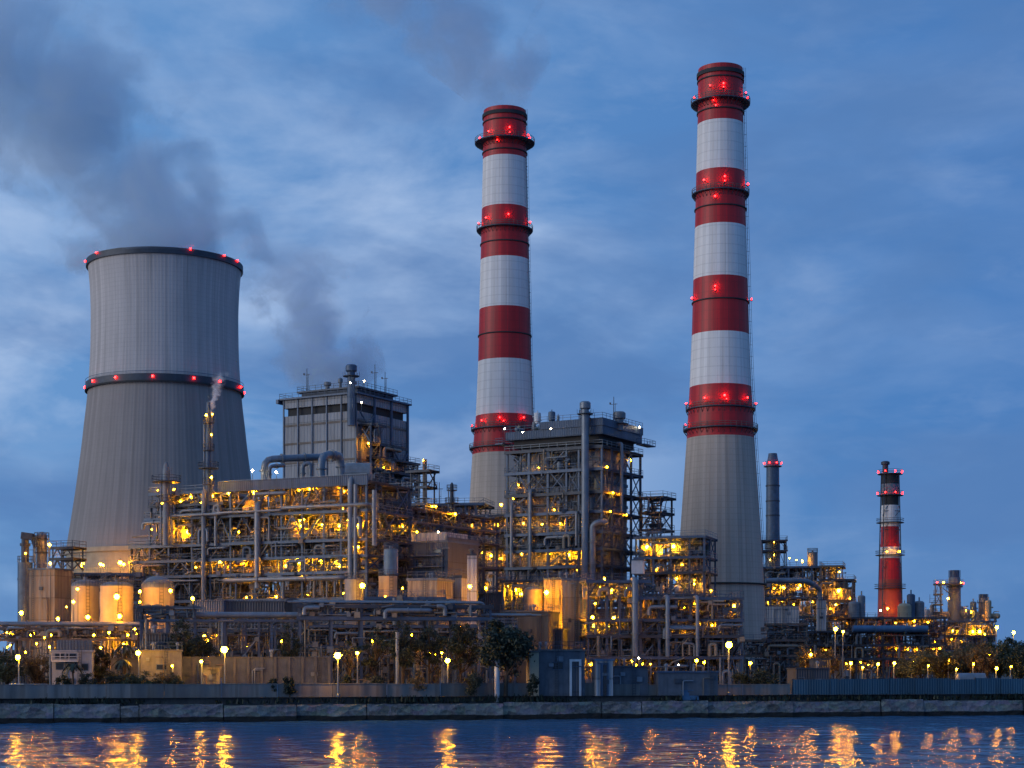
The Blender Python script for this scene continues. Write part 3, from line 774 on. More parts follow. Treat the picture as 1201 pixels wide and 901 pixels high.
# --- frames generic helper for clad buildings standing at a corner
def clad_building(name, label, cat, fr, W, dep, z0, z1, wall, roofm='steel_dark', parapet=.5, pilasters=0, windows=(), doors=(), roof_over=.2):
    rt = empty(name, (*fr.o, 0), fr.phi); tag(rt, label, cat)
    mb = MB(); mb.box(-W if fr.phi < 0 else 0, 0 if fr.phi < 0 else W, 0, dep, z0, z1); mb.build('wall', wall, rt)
    x0, x1 = (-W, 0) if fr.phi < 0 else (0, W)
    mb = MB(); mb.box(x0-roof_over, x1+roof_over, -roof_over, dep+roof_over, z1+.003, z1+parapet); mb.build('roof', roofm, rt)
    rgb = random.Random(len(label)*7+len(name)); hgt_ = z1-z0
    if hgt_ > 2.5 and (x1-x0) > 2.4:
        for k in range(max(1, int((x1-x0)/4))):
            x = rgb.uniform(x0+.4, x1-.4); zt_ = z0+hgt_*rgb.uniform(.6, 1.0); mb = MB()
            mb.tube(elbowed([(x,-.22,z0+.02),(x,-.22,zt_-.3),(x+rgb.choice((-1,1))*min(1.6,(x1-x0)*.2),-.22,zt_-.3)], .09), rgb.choice((.06,.09,.12)), 6); mb.build('downpipe', rgb.choice(('steel','galvanised','steel_rust')), rt)
        x = rgb.uniform(x0+.6, x1-.9); mb = MB()
        for dx in (0,.5): mb.bar((x+dx,-.3,z0+.1),(x+dx,-.3,z1+.9),.06)
        for k in range(int(hgt_/.4)): mb.bar((x,-.3,z0+.3+k*.4),(x+.5,-.3,z0+.3+k*.4),.05)
        mb.build('ladder', 'steel_dark', rt)
        for k in range(2):
            x = rgb.uniform(x0+.5, x1-1.3); z = z0+hgt_*rgb.uniform(.3,.85); mb = MB(); mb.box(x,x+rgb.uniform(.5,1.1),-.25,-.003,z,z+rgb.uniform(.4,.9)); mb.build('wall_vent', rgb.choice(('steel_dark','galvanised')), rt)
        if roof_over and (x1-x0) > 3:
            for k in range(2):
                x = rgb.uniform(x0+.5,x1-.5); mb = MB(); r_ = rgb.uniform(.15,.4); y_ = rgb.uniform(.8, max(1, dep*.5)); mb.lathe([(r_*.7,z1+parapet+.01),(r_*.7,z1+parapet+.7),(r_*1.2,z1+parapet+.75),(r_*1.2,z1+parapet+1.0),(.05,z1+parapet+1.2)],10,(x,y_)); mb.build('roof_vent', 'galvanised', rt)
        mb = MB(); railing(mb, x0, x1, 0, dep, z1+parapet, 'fr', 1.6)
        if hgt_ > 6: mb.build('railing', 'steel', rt)
    for k in range(pilasters):
        x = x0+(x1-x0)*k/max(1,pilasters-1); mb = MB(); mb.box(x-.2, x+.2, -.25, -.003, z0, z1-.01); mb.build('pilaster', 'concrete_dark', rt)
    for (wx0, wx1, wz0, wz1) in windows:
        mb = MB(); mb.box(wx0-.1, wx1+.1, -.08, -.003, wz0-.1, wz0); mb.box(wx0-.1, wx1+.1, -.08, -.003, wz1, wz1+.1); mb.box(wx0-.1, wx0, -.08, -.003, wz0, wz1); mb.box(wx1, wx1+.1, -.08, -.003, wz0, wz1)
        n = max(1, int((wx1-wx0)/1.0))
        for q in range(1, n): xx = wx0+(wx1-wx0)*q/n; mb.box(xx-.03, xx+.03, -.07, -.003, wz0, wz1)
        wdw = mb.build('window', 'steel', rt)
        mb = MB(); mb.box(wx0+.002, wx1-.002, -.03, -.002, wz0+.002, wz1-.002); mb.build('pane', 'glass_dark', wdw)
    for (wx0, wx1, wz0, wz1, fm) in doors:
        mb = MB(); mb.box(wx0-.35, wx0, -.2, -.003, wz0, wz1+.35); mb.box(wx1, wx1+.35, -.2, -.003, wz0, wz1+.35); mb.box(wx0+.002, wx1-.002, -.2, -.003, wz1, wz1+.35); d_ = mb.build('door_frame', fm, rt)
        mb = MB(); mb.box(wx0+.003, wx1-.003, -.06, -.002, wz0, wz1-.003); mb.box(wx1-.4, wx1-.3, -.1, -.06, wz0+.95, wz0+1.15); mb.build('door', 'clad_dark', d_)
    return rt

# --- clad boiler house
B1 = Frame(418, 420, -30); W1, D1 = 21.7, 22.0; zb1 = lambda py: SZ(py, 420)
rt = empty('boiler_house', (*B1.o, 0), B1.phi); tag(rt, 'tall grey clad boiler house with dark louvre strip and crowded roof', 'boiler house')
mb = MB(); mb.box(-W1, 0, 0, D1, 20, zb1(481.5)); mb.build('wall', 'clad_grey', rt)
mb = MB(); mb.box(-W1+.7, -.7, .7, D1-.7, zb1(481.5)+.003, zb1(472)); mb.build('dark_opening_strip', 'soot_gap_black', rt)
mb = MB(); mb.box(-W1-.1, .1, -.1, D1+.1, zb1(472)+.003, zb1(462)); mb.build('upper_wall', 'clad_grey', rt)
mb = MB(); mb.box(-W1-.9, .9, -.9, D1+.9, zb1(462)+.003, zb1(460)); railing(mb, -W1-.8, .8, -.8, D1+.8, zb1(460), 'fblr', 1.8); mb.box(-W1-1.6, -W1-.9, -1.2, 2.2, zb1(466), zb1(461)); mb.build('roof_walkway', 'steel', rt)
mb = MB(); mb.box(-W1+3.5, -1.5, 2.5, D1-4, zb1(460)+.01, zb1(453)); mb.build('penthouse_wall', 'clad_dark', rt)
mb = MB(); mb.box(-W1+2.5, -.6, 1.8, D1-3.2, zb1(453)+.003, zb1(451)); railing(mb, -W1+2.6, -.7, 1.9, D1-3.3, zb1(451), 'flr', 1.8); mb.build('penthouse_roof', 'steel_dark', rt)
for k in range(6):
    x = -W1+W1*k/5; mb = MB(); mb.box(x-.16, x+.16, -.3, -.003, 20, zb1(462)-.01); mb.build('pilaster', 'steel', rt)
for k in range(1, 4):
    y = D1*k/3; mb = MB(); mb.box(.003, .45, y-.28, y+.28, 20, zb1(462)-.01); mb.build('pilaster', 'steel', rt)
for z in (zb1(493), zb1(515), zb1(538)):
    mb = MB(); mb.box(-W1-.12, .12, -.14, -.003, z-.25, z+.25); mb.box(.003, .14, 0, D1, z-.25, z+.25); mb.build('girt', 'steel_rust', rt)
for (y0, y1, za, zc) in ((.4, D1/3-.3, 512, 482), (D1*2/3, D1-.3, 552, 520), (D1/3+.3, D1*2/3-.3, 590, 555)):
    mb = MB(); mb.bar((.6,y0,zb1(za)),(.6,y1,zb1(zc)),.28); mb.bar((.75,y1,zb1(za)),(.75,y0,zb1(zc)),.28); mb.build('brace', 'steel', rt)
B1S = Frame(418, 420, 60); _p = B1.w(3.4, .6, 0); B1S.o = (_p[0], _p[1])
B1_frame = True
# stack pipe, masts and roof gear
def roof_pipe(fr, x, y, z0, z1, r, name, label, mat='vessel_grey', cap=True, cat='vent stack'):
    rt2 = empty(name, fr.w(x,y,z0)); tag(rt2, label, cat); h = z1-z0
    mb = MB(); mb.lathe([(r,0),(r,h*.5),(r*1.12,h*.5),(r*1.12,h*.5+.2),(r,h*.5+.2),(r,h)], 16); mb.build('shaft', mat, rt2)
    if cap:
        mb = MB(); mb.lathe([(r*1.05,h-.9),(r*1.45,h-.6),(r*1.45,h+.6),(r*1.1,h+.9),(r*.7,h+.9)], 16); mb.build('cap', mat, rt2)
        mb = MB(); mb.lathe([(r,h-2.0),(r*2.1,h-1.95),(r*2.1,h-1.8),(r,h-1.8)], 16, caps=False)
        for k in range(8): a = PI*k/4; mb.bar((r*2.1*math.cos(a), r*2.1*math.sin(a), h-1.8),(r*2.1*math.cos(a), r*2.1*math.sin(a), h-.8),.07)
        mb.build('platform', 'steel_dark', rt2)
    return rt2
roof_pipe(B1, -.6, -1.3, zb1(500), zb1(433), .95, 'vent_stack', 'grey vent stack with collar up the near corner of the clad boiler house', 'steel')
def mast(fr, x, y, z, h, label, cross=True, group='masts on the boiler house roofs'):
    mb = MB(); mb.tube([(0,0,0),(0,0,h)], [.14,.07], 6)
    if cross:
        mb.bar((-.9,0,h*.72),(.9,0,h*.72),.1); mb.box(-1.05,-.75,-.12,.12,h*.72,h*.72+.45); mb.bar((.4,0,0),(.4,0,h*.75),.07); mb.bar((0,0,h*.4),(.4,0,h*.4),.07)
    mb.box(-.3,.3,-.3,.3,-.4,.02)
    tag(mb.build('mast', 'steel_dark', None, fr.w(x,y,z), fr.phi), label, 'mast', group)
mast(B1, -16.5, 2.4, zb1(451), 5.6, 'thin antenna mast with crossarm on the far roof edge of the clad boiler house')
mast(B1, -1.5, 10, zb1(455), 7.2, 'thin roof mast with hoop behind the vent stack on the clad boiler house')
mast(B1, -1.2, 14, zb1(455), 6.0, 'shorter roof mast farthest from the vent stack on the clad boiler house')
for x, y, r, h, t in ((-11,3.4,.9,2.0,'squat'),(-7,3.2,.6,2.6,'narrow'),(-4,4,1.1,1.7,'wide')):
    mb = MB(); mb.lathe([(r*.6,0),(r*.6,h*.5),(r,h*.55),(r,h*.9),(r*.4,h)], 12); tag(mb.build('roof_vent', 'vessel_grey', None, B1.w(x,y,zb1(451)+.01)), f'{t} mushroom vent on the penthouse roof of the clad boiler house', 'roof vent', 'roof vents on the clad boiler house')
UNITS['clad'] = dict(fr=B1, xa=-W1, xb=0, dep=D1, levels=[(zb1(460),-W1,0)], cols=[-W1,-W1*.66,-W1*.33,0], zs=[20,zb1(460)], where='the clad boiler house', rt=rt)
def dlamp(px, py, D, size, label, group, glow='dim'): glow = glow or 'dim'; return lamp((SX(px,D), D, SZ(py,D)), size, label, group, glow, pole=True)
for px, py, s_, t in ((411,449,'s','by the roof vents'),(427,447,'s','beside the vent stack top'),(424,472,'s','under the near roof corner')):
    dlamp(px, py, 416, s_, f'small lamp {t} of the clad boiler house', 'lamps on the clad boiler house', 'pale')
for px, py, s_, t in ((432,520,'s','uppermost'),(450,549,'s','middle'),(459,549,'s','farther middle'),(449,577,'m','bright low'),(428,572,'s','low corner')):
    x, y, z = B1.side(px, py, 2.2); lamp(B1.w(x,y,z), s_, f'{t} lamp on the side platforms of the clad boiler house', 'lamps on the clad boiler house side platforms', None, B1.phi)
unit('cladside', 'access_frame', 'open lattice of platforms and pipes up the side of the clad boiler house', 'steelwork', 'the clad boiler house side lattice',
     B1S, .5, 21, 3, [(zb1(y),.5,21) for y in (640,620,602,585,568,549)]+[(zb1(534),4,21),(zb1(519),4,15),(zb1(497),.5,6)], 4, 1, steel='steel', seed=91, brace=.55, panels=.12, ground=20, colw=.42)
clutter('cladside', 1.5, .35, 10, 101, 1, 2.6)
# big ducts in front of it
DD = 372
def duct(pts, r, label, mat='galvanised'):
    P = [(SX(a, dd), dd, SZ(b_, dd)) for a, b_, dd in pts]; return pipe(P, r, mat, label, 'ducts over the long steelwork', 14, 'duct')
duct([(310,566,352),(310,539,352),(377,536,358),(401,536,360)], .72, 'long pale duct arching from the top deck towards the clad boiler house')
duct([(377,566,350),(377,534,350),(399,533,356),(401,562,356)], .78, 'pale hooped duct with two legs before the clad boiler house')
duct([(316,566,356),(316,547,356),(333,546,360)], .4, 'thin bent duct under the long pale duct')
duct([(355,566,354),(355,545,354),(364,543,354),(364,560,354)], .45, 'small hooped duct between the two larger ducts')
for px, py, g in ((296,552,'pale'),(324,554,'pale')):
    dlamp(px, py, 350, 'm', ('pale floodlight on the top deck against the sky' if px < 300 else 'pale floodlight under the long pale duct'), 'pale floodlights on the top deck', g)
# barrel hood near right end of the top deck
mb = MB(); t = MB(); t.lathe([(2.0,-2.4),(2.0,2.4)], 18); mb._add([(z,x,y+1.6) for x,y,z in t.v], t.f, False); mb.box(-2.3,2.3,-1.9,1.9,0,.7)
tag(mb.build('horizontal_drum', 'vessel_grey', None, F.w(-3.2,2.5,zf(563)+.02), F.phi+.4), 'squat grey drum lying on the top deck end below the clad boiler house', 'drum')

# thin flare tower on the long unit, and its neighbour
def column_tower(px, D, ytop, ybase, rpx, plats, name, label, mat='steel', head=True):
    s_ = D/K; zb = SZ(ybase, D); rt2 = empty(name, (SX(px,D), D, zb)); tag(rt2, label, 'column'); h = SZ(ytop,D)-zb; r = rpx*s_
    mb = MB(); mb.lathe([(r*1.25,0),(r*1.25,h*.25),(r,h*.3),(r,h*.72),(r*.8,h*.78),(r*.8,h)] if head else [(r,0),(r,h*.9),(r*.7,h*.96),(r*.3,h)], 16); mb.build('shell', mat, rt2)
    for py, w_ in plats:
        z = SZ(py,D)-zb; q = w_*s_; mb = MB(); mb.lathe([(r*.6,z-.2),(q,z-.15),(q,z),(r*.6,z)], 18, caps=False)
        for zz in (z+.6, z+1.15): mb.lathe([(q-.08,zz-.04),(q,zz-.04),(q,zz+.04),(q-.08,zz+.04)], 18, caps=False)
        for k in range(10): a = 2*PI*k/10; mb.bar((q*math.cos(a),q*math.sin(a),z),(q*math.cos(a),q*math.sin(a),z+1.2),.07)
        mb.build('platform', 'steel_dark', rt2)
    mb = MB()
    for dx in (-.25,.25): mb.bar((r*1.3+.1,-.3+dx,0),(r*1.3+.1,-.3+dx,h*.93),.08)
    z = 0.5
    while z < h*.92: mb.bar((r*1.3+.1,-.55,z),(r*1.3+.1,-.05,z),.07); z += .8
    mb.tube(elbowed([(-r-.35,0,0),(-r-.35,0,h*.8),(-r*.5,0,h*.8)],.16), .16, 6)
    mb.build('ladder', 'galvanised', rt2); return rt2
column_tower(244.5, 345, 472, 600, 3.1, [(496,6.5),(528,6.8),(549,12),(568,7)], 'flare_column', 'slender steel column with ring platforms venting steam by cooling tower', 'steel')
column_tower(195, 347, 542, 640, 4.2, [(565,17),(588,8)], 'vessel_column', 'short capped column on a round platform beside the slender steel column', 'vessel_grey', False)
for px, py, s_, t in ((242,487,'s','upper'),(249,486,'s','topmost'),(248,510,'s','middle'),(248,560,'s','lower')):
    dlamp(px, py, 341, s_, f'{t} small lamp on the slender steel column', 'lamps on the slender steel column', 'yellow')
# big upright pipes rising through the long unit
for px, y0, y1, r, t in ((302,590,690,.62,'thickest'),(239,575,705,.5,'tall'),(411,560,690,.55,'paired'),(417,568,690,.4,'slimmer paired'),(253,600,640,.3,'short'),(439,575,640,.45,'curved')):
    x, y, z = F.face(px, y1, -1.1); z1 = F.face(px, y0, -1.1)[2]
    pts = [F.w(x,-1.1,z), F.w(x,-1.1,z1)]
    if t in ('tall','thickest','paired'): pts.append(F.w(x, 1.8, z1))
    pipe(pts, r, 'pipe_pale' if t != 'tall' else 'vessel_grey', f'{t} upright pipe outside the face of the long steelwork', 'upright pipes outside the long steelwork', 12)
for px0, px1, py, r, t in ((262,402,681,.5,'pale'),(185,262,606,.3,'thin high'),(330,430,596,.35,'sagging'),(250,330,602,.25,'thin')):
    a = F.face(px0, py, -1.5); b_ = F.face(px1, py, -1.5)
    pipe([F.w(a[0], .5, a[2]), F.w(*a), F.w(b_[0], -1.5, a[2]), F.w(b_[0], .6, a[2])], r, 'pipe_pale', f'{t} level pipe along the face of the long steelwork', 'level pipes outside the long steelwork', 10)

# --- unit between the boiler houses
M1 = Frame(482, 352, -30); zq = lambda py: SZ(py, 352)
wl = M1.face(432)[0]; dq = 34
unit('mid', 'process_unit', 'crowded low steelwork between the clad and open boiler houses', 'steelwork', 'the steelwork between the boiler houses',
     M1, wl, 0, dq, [(zq(725),wl,0),(zq(690),wl,0),(zq(657),wl,0),(zq(627),wl,0),(zq(611),wl,0),(zq(595),wl,0)], 3, 6, rows_lit=(4,), seed=12, brace=.3, panels=.55)
clutter('mid', 1.6, .5, 22, 41, 1)
for px, py, s_ in ((466,619,'m'),(472,618,'m'),(438,659,'s'),(456,640,'s'),(448,621,'s')): ulamp('mid', px, py, s_, .8)
for px, py, s_ in ((489,624,'s'),(507,594,'s'),(511,594,'s'),(534,603,'m'),(520,640,'s')): ulamp('mid', px, py, s_, side=1.0)
# second one running behind, up to the shorter chimney
M2 = Frame(566, 405, -12); z2 = lambda py: SZ(py, 405); a0 = M2.face(492)[0]; a1 = M2.face(594)[0]
unit('yard', 'process_unit', 'narrow steelwork with high walkway reaching to the shorter striped chimney', 'steelwork', 'the walkway by the shorter chimney',
     M2, a0, a1, 10, [(z2(700),a0,a1),(z2(665),a0,a1),(z2(640),a0,a1),(z2(622),a0,a1),(z2(604),a0,a1),(z2(590),a0,M2.face(566)[0])], 6, 2, seed=17, brace=.25, panels=.3)
clutter('yard', 1.0, .4, 12, 43, 1)
for px, py, s_ in ((554,617,'m'),(583,616,'m'),(588,592,'m'),(576,652,'m'),(560,657,'s'),(530,660,'s'),(540,617,'s'),(570,690,'m'),(588,655,'m'),(566,648,'s')): ulamp('yard', px, py, s_, -.4)
column_tower(530, 398, 566, 600, 2.2, [(575,6),(590,8)], 'vessel_column', 'small dark column with crossarms over the walkway by the shorter chimney', 'steel_dark', False)
mast(M2, M2.face(514)[0], 1, z2(592), 5.5, 'thin mast standing over the walkway by the shorter chimney')
# stair tower beside the clad house
S1 = Frame(500, 400, -30); zs1 = lambda py: SZ(py, 400); wS = -4.6
unit('stair', 'stair_tower', 'thin open stair tower standing apart beside the clad boiler house', 'stair tower', 'the thin open stair tower',
     S1, S1.face(482)[0], 0, 3.4, [(zs1(640),-4,0),(zs1(612),-4,0),(zs1(590),S1.face(482)[0],0),(zs1(570),-2,0),(zs1(551),S1.face(479)[0],.6)], 1, 1, steel='steel_dark', colw=.36, seed=3, brace=.8, panels=0)
roof_pipe(S1, -1.2, 1.2, zs1(600), zs1(538), .5, 'vent_stack', 'short rusty vent rising through the thin open stair tower', 'steel_rust', False)
lamp(S1.w(-.6,-.4,zs1(540)), 's', 'small lamp at the top of the thin open stair tower', 'lamp on the stair tower')

# control cabin on legs
CB = Frame(525, 335, -30); zc = lambda py: SZ(py, 335)
WL = -CB.face(484)[0]; DR = CB.side(561)[1]
rt = clad_building('control_cabin', 'blue grey two storey control cabin raised on legs before the boiler houses', 'cabin', CB, WL, DR, zc(677), zc(636), 'clad_blue', 'steel', .4,
      windows=((-WL+.8,-WL+2.2,zc(665),zc(655)),(-3.4,-1.6,zc(648),zc(644))))
mb = MB(); mb.box(.004, .09, .0, DR, zc(676.8), zc(630)); mb.build('side_wall', 'clad_dark', rt)
mb = MB(); mb.prism([(-WL-.2,-.2),(-.4,-.2),(-.4,DR*.7),(-WL-.2,DR*.7)], zc(636)+.41, zc(624)); mb.build('roof_housing', 'clad_white', rt, label='bright white roof housing')
for x in (-WL+.3, -WL*.5, -.3):
    for y in (.3, DR-.3):
        mb = MB(); mb.box(x-.25, x+.25, y-.25, y+.25, G, zc(677)-.002); mb.build('leg', 'steel', rt)
mb = MB()
for k, y in enumerate((664, 651)):
    z = zc(y); mb.box(-WL+.2, -.6, -1.5, -.09, z-.15, z); railing(mb, -WL+.2, -.6, -1.45, -.1, z, 'flr', 1.5)
mb.build('balcony', 'steel', rt)
dlamp(514, 624, 331, 's', 'small pale lamp on the white roof housing of the control cabin', 'lamp on the control cabin', 'pale')

# tanks and sheds in the middle ground
def tank(px0, px1, ytop, ybase, D, label, mat, dome=.25, name='storage_tank', zb=None, bands=3, ladder=True):
    s_ = D/K; r = (px1-px0)/2*s_; zb = SZ(ybase,D) if zb is None else zb; h = SZ(ytop,D)-zb
    rt2 = empty(name, (SX((px0+px1)/2,D), D, zb)); tag(rt2, label, 'tank')
    mb = MB(); pr = [(r,0)]
    for k in range(1, bands+1):
        z = h*k/(bands+.001); pr += [(r, z-.12),(r*1.012, z-.12),(r*1.012, z),(r, z)]
    mb.lathe(pr, 32); mb.build('shell', mat, rt2)
    if dome:
        mb = MB(); mb.lathe([(r*1.02*math.cos(t), h+.01+r*dome*math.sin(t)*1.0) for t in [k*PI/2/6 for k in range(7)]][:-1]+[(.02, h+.01+r*dome)], 32, smooth_profile=True, caps=False)
        mb.lathe([(.35,h+r*dome-.1),(.35,h+r*dome+.5)], 10); mb.build('dome', 'vessel_grey', rt2)
        mb = MB()
        for zz in (h+.7, h+1.2): mb.lathe([(r-.04,zz-.04),(r+.04,zz-.04),(r+.04,zz+.04),(r-.04,zz+.04)], 32, caps=False)
        for k in range(24): a = 2*PI*k/24; mb.bar((r*math.cos(a),r*math.sin(a),h),(r*math.cos(a),r*math.sin(a),h+1.2),.06)
        mb.build('railing', 'steel', rt2)
    if ladder:
        mb = MB(); a = -1.15
        for da in (-.3/r, .3/r): mb.bar(((r+.15)*math.cos(a+da),(r+.15)*math.sin(a+da),0),((r+.15)*math.cos(a+da),(r+.15)*math.sin(a+da),h+1),.07)
        z = .4
        while z < h: mb.bar(((r+.15)*math.cos(a-.3/r),(r+.15)*math.sin(a-.3/r),z),((r+.15)*math.cos(a+.3/r),(r+.15)*math.sin(a+.3/r),z),.06); z += .6
        mb.build('ladder', 'steel_dark', rt2)
    return rt2
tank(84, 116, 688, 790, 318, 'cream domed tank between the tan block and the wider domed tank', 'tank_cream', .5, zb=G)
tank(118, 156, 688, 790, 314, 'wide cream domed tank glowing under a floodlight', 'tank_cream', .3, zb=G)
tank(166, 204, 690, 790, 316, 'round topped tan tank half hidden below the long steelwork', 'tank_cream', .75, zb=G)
tank(450, 467, 645, 674, 322, 'upright blue tank stacked over a tan tank', 'paint_blue', .2, ladder=False, bands=2)
tank(444, 466, 676, 790, 321, 'tan tank carrying the blue tank', 'tank_cream', .06, zb=G)
tank(404, 428, 680, 790, 318, 'pale grey tank beside a glaring lamp behind the river pipe rack', 'vessel_grey', .15, zb=G)
FB = Frame(512, 318, -20)
clad_building('pump_house', 'tan pump house block below the control cabin', 'building', FB, -FB.face(478)[0], 8, G, SZ(681,318), 'clad_tan', 'steel')
FB = Frame(541, 328, -20)
clad_building('switch_room', 'dim grey switch room directly under the control cabin', 'building', FB, -FB.face(525)[0], 6, G, SZ(678,328), 'clad_grey', 'steel_dark')
# slim white duct column
rt = empty('vent_tower', (SX(553.5,318), 318, G)); tag(rt, 'slim white square vent tower lit from below beside control cabin', 'vent tower')
w_ = 5.4*318/K; mb = MB(); mb.box(-w_,w_,-w_,w_,0,SZ(652,318)-G); mb.build('wall', 'clad_white', rt)
mb = MB(); h = SZ(652,318)-G; mb.box(-w_-.1,w_+.1,-w_-.1,w_+.1,h+.003,h+.3); mb.lathe([(.35,h+.3),(.35,h+.9),(.6,h+.9),(.6,h+1.1),(.1,h+1.3)],10); mb.build('cap', 'steel_dark', rt)
dlamp(551, 688, 312, 'b', 'bright lamp at the waist of the slim white vent tower', 'lamp by the vent tower')
dlamp(425, 687, 312, 'b', 'glaring lamp above the river pipe rack beside pale grey tank', 'lamps behind the river pipe rack')
dlamp(472, 690, 314, 's', 'small lamp between the tan tank and the pump house', 'lamps behind the river pipe rack')
dlamp(452, 700, 314, 's', 'small lamp low on the tan tank', 'lamps behind the river pipe rack')

# --- open boiler house
B2 = Frame(706, 390, -30); zb2 = lambda py: SZ(py, 390)
W2 = -B2.face(595)[0]; D2 = B2.side(751)[1]
lv = [zb2(y) for y in (735, 705, 683, 662, 642, 622, 598, 575, 548, 522)]
unit('open', 'boiler_house', 'tall open boiler house framed in steel with grey casing between its columns', 'boiler house', 'the open boiler house frame',
     B2, -W2, 0, D2, [(z,-W2,0) for z in lv], 5, 4, seed=23, brace=.42, panels=.0, colw=.62, beam=.5)
u = UNITS['open']; rt = u['rt']
mb = MB(); mb.box(-W2+2.2, -2.4, 3.0, D2-2.2, 25, zb2(518)); mb.build('casing', 'clad_grey', rt)
for k in range(5):
    z = zb2(640-26*k); mb = MB(); mb.box(-W2+1.9, -2.1, 2.7, 2.997, z-.35, z+.35); mb.box(-2.397, -2.1, 3.0, D2-2.2, z-.35, z+.35); mb.build('buckstay', 'steel', rt)
mb = MB(); mb.box(-W2+1.2, -1.2, 1.0, D2-1.0, zb2(518)+.003, zb2(509)); mb.build('dark_opening_strip', 'soot_gap_black', rt)  # open gap under the roof, its darkness put in as a near-black solid
zc0, zc1 = zb2(509), zb2(499); xs0 = B2.face(634)[0]
mb = MB(); mb.box(-W2-.3, .3, -.35, D2+.3, zc0+.003, zc1); mb.build('roof_wall', 'clad_blue', rt)
mb = MB(); mb.box(xs0, .5, -.6, D2+.5, zc1+.003, zb2(490)); mb.build('roof_housing', 'clad_blue', rt)
mb = MB(); railing(mb, -W2-.7, xs0, -.8, D2+.8, zc1, 'flb', 1.8); railing(mb, xs0, .4, -.5, D2+.4, zb2(490), 'fr', 1.8); mb.build('railing', 'steel', rt)
for px, y0, y1 in ((586,508,512),):
    mb = MB(); z = zb2(512); mb.box(-W2-2.6, -W2-.5, -1.2, 3, z-.25, z); railing(mb, -W2-2.55, -W2-.5, -1.15, 3, z, 'flb', 1.2); mb.build('balcony', 'steel', rt)
mb = MB(); z = zb2(512); mb.box(.85, 3.0, D2-4, D2+2, z-.25, z); railing(mb, .9, 2.95, D2-4, D2+2, z, 'rfb', 1.3); mb.build('balcony', 'steel', rt)
clutter('open', .85, .28, 14, 51, 2, 2.6)
for px, py, s_ in ((632,549,'s'),(602,585,'s'),(657,614,'m'),(636,615,'s'),(614,614,'s'),(644,650,'m'),(667,651,'b'),(620,552,'s'),(650,598,'s'),(608,569,'s'),(597,640,'s'),(612,650,'s')): ulamp('open', px, py, s_, -.2)
for px, py, s_ in ((719,578,'s'),(729,579,'s'),(712,548,'s'),(740,540,'s'),(716,600,'s'),(735,604,'s')): ulamp('open', px, py, s_, side=.6)
for px, py, t in ((592,503,'outer'),(646,503,'middle'),(750,501,'farthest'),(613,507,'inner')): dlamp(px, py, 388 if px < 700 else 404, 's', f'{t} small lamp along the roof edge of the open boiler house', 'lamps on the open boiler house roof', 'pale')
random_lamps('open', 3, 'sss', 15, 25, 2)
# stack pipes on the open boiler house
fx = lambda px: B2.face(px, 0, -2.0)[0]
roof_pipe(B2, fx(686.3), -2.0, zb2(680), SZ(472,385), .85, 'exhaust_stack', 'pale round exhaust stack climbing the face of the open boiler house', 'galvanised')
roof_pipe(B2, .2, D2*.42, zb2(500), SZ(487,396), 1.0, 'vent_stack', 'stubby vent with collar on the roof of the open boiler house', 'vessel_grey')
rq3 = random.Random(16)
for k in range(9):
    st, mat, me = VESS[rq3.randrange(len(VESS))]; o = put('vessel', me, None, B2.w(rq3.uniform(-W2+1,-1.5), rq3.uniform(.8,4), zb2(490)+.01 if k > 3 else zb2(499)+.01), rq3.random()*3); sc_ = rq3.uniform(.45,.8); o.scale = (sc_,)*3
    if k <= 3: o.location = B2.w(rq3.uniform(-W2+.8, xs0-1), rq3.uniform(.6,3), zb2(499)+.01)
    tag(o, f'{st} {COLN[mat]} vessel on the roof of the open boiler house', 'vessel', 'vessels on the open boiler house roof')
mast(B2, -.5, D2*.35, zb2(492), 6, 'thin mast beside the stubby vent on the open boiler house')
pipe([B2.w(fx(694),-1.6,zb2(680)), B2.w(fx(694),-1.6,zb2(617)), B2.w(fx(700),-1.6,zb2(613)), B2.w(fx(705),.5,zb2(613))], .7, 'galvanised', 'fat bent pipe hugging the exhaust stack of the open boiler house', 'pipes on the open boiler house face', 12)
for px, y0, y1, r, t in ((622,575,665,.42,'pale'),(600,590,665,.38,'dull'),(676,600,640,.3,'slender'),(729,520,600,.4,'far')):
    if px < 700: q = B2.face(px, y1, -1.2); pts = [B2.w(*q), B2.w(q[0], -1.2, B2.face(px, y0, -1.2)[2]), B2.w(q[0], .8, B2.face(px, y0, -1.2)[2])]
    else: q = B2.side(px, y1, 1.4); pts = [B2.w(*q), B2.w(1.4, q[1], B2.side(px, y0, 1.4)[2]), B2.w(.2, q[1], B2.side(px, y0, 1.4)[2])]
    pipe(pts, r, 'pipe_pale', f'{t} upright pipe outside the open boiler house frame', 'pipes on the open boiler house face', 10)

# --- annex frames downstream of it
A1 = Frame(775, 402, -30); za = lambda py: SZ(py, 402)
unit('annex', 'pipe_tower', 'open pipe tower leaning close to the side of the open boiler house', 'steelwork', 'the pipe tower behind the annex',
     A1, A1.face(752)[0], 0, 6, [(za(690),-5,0),(za(655),-5,0),(za(620),-5,0),(za(600),-5,0),(za(582),-5.2,.4)], 1, 1, steel='steel_dark', seed=30, brace=.7, panels=.2)
clutter('annex', 2, .6, 10, 61, 1)
A2 = Frame(826, 382, -18); za2 = lambda py: SZ(py, 382); w2 = A2.face(746)[0]
unit('side', 'process_unit', 'flat topped steel annex between the open boiler house and the tallest chimney', 'steelwork', 'the annex by the tallest chimney',
     A2, w2, 0, 12, [(za2(720),w2,0),(za2(697),w2,0),(za2(670),w2,0),(za2(652),w2,0),(za2(628),w2,0)], 4, 2, seed=33, brace=.3, panels=.35)
clutter('side', 1.6, .6, 12, 63, 1)
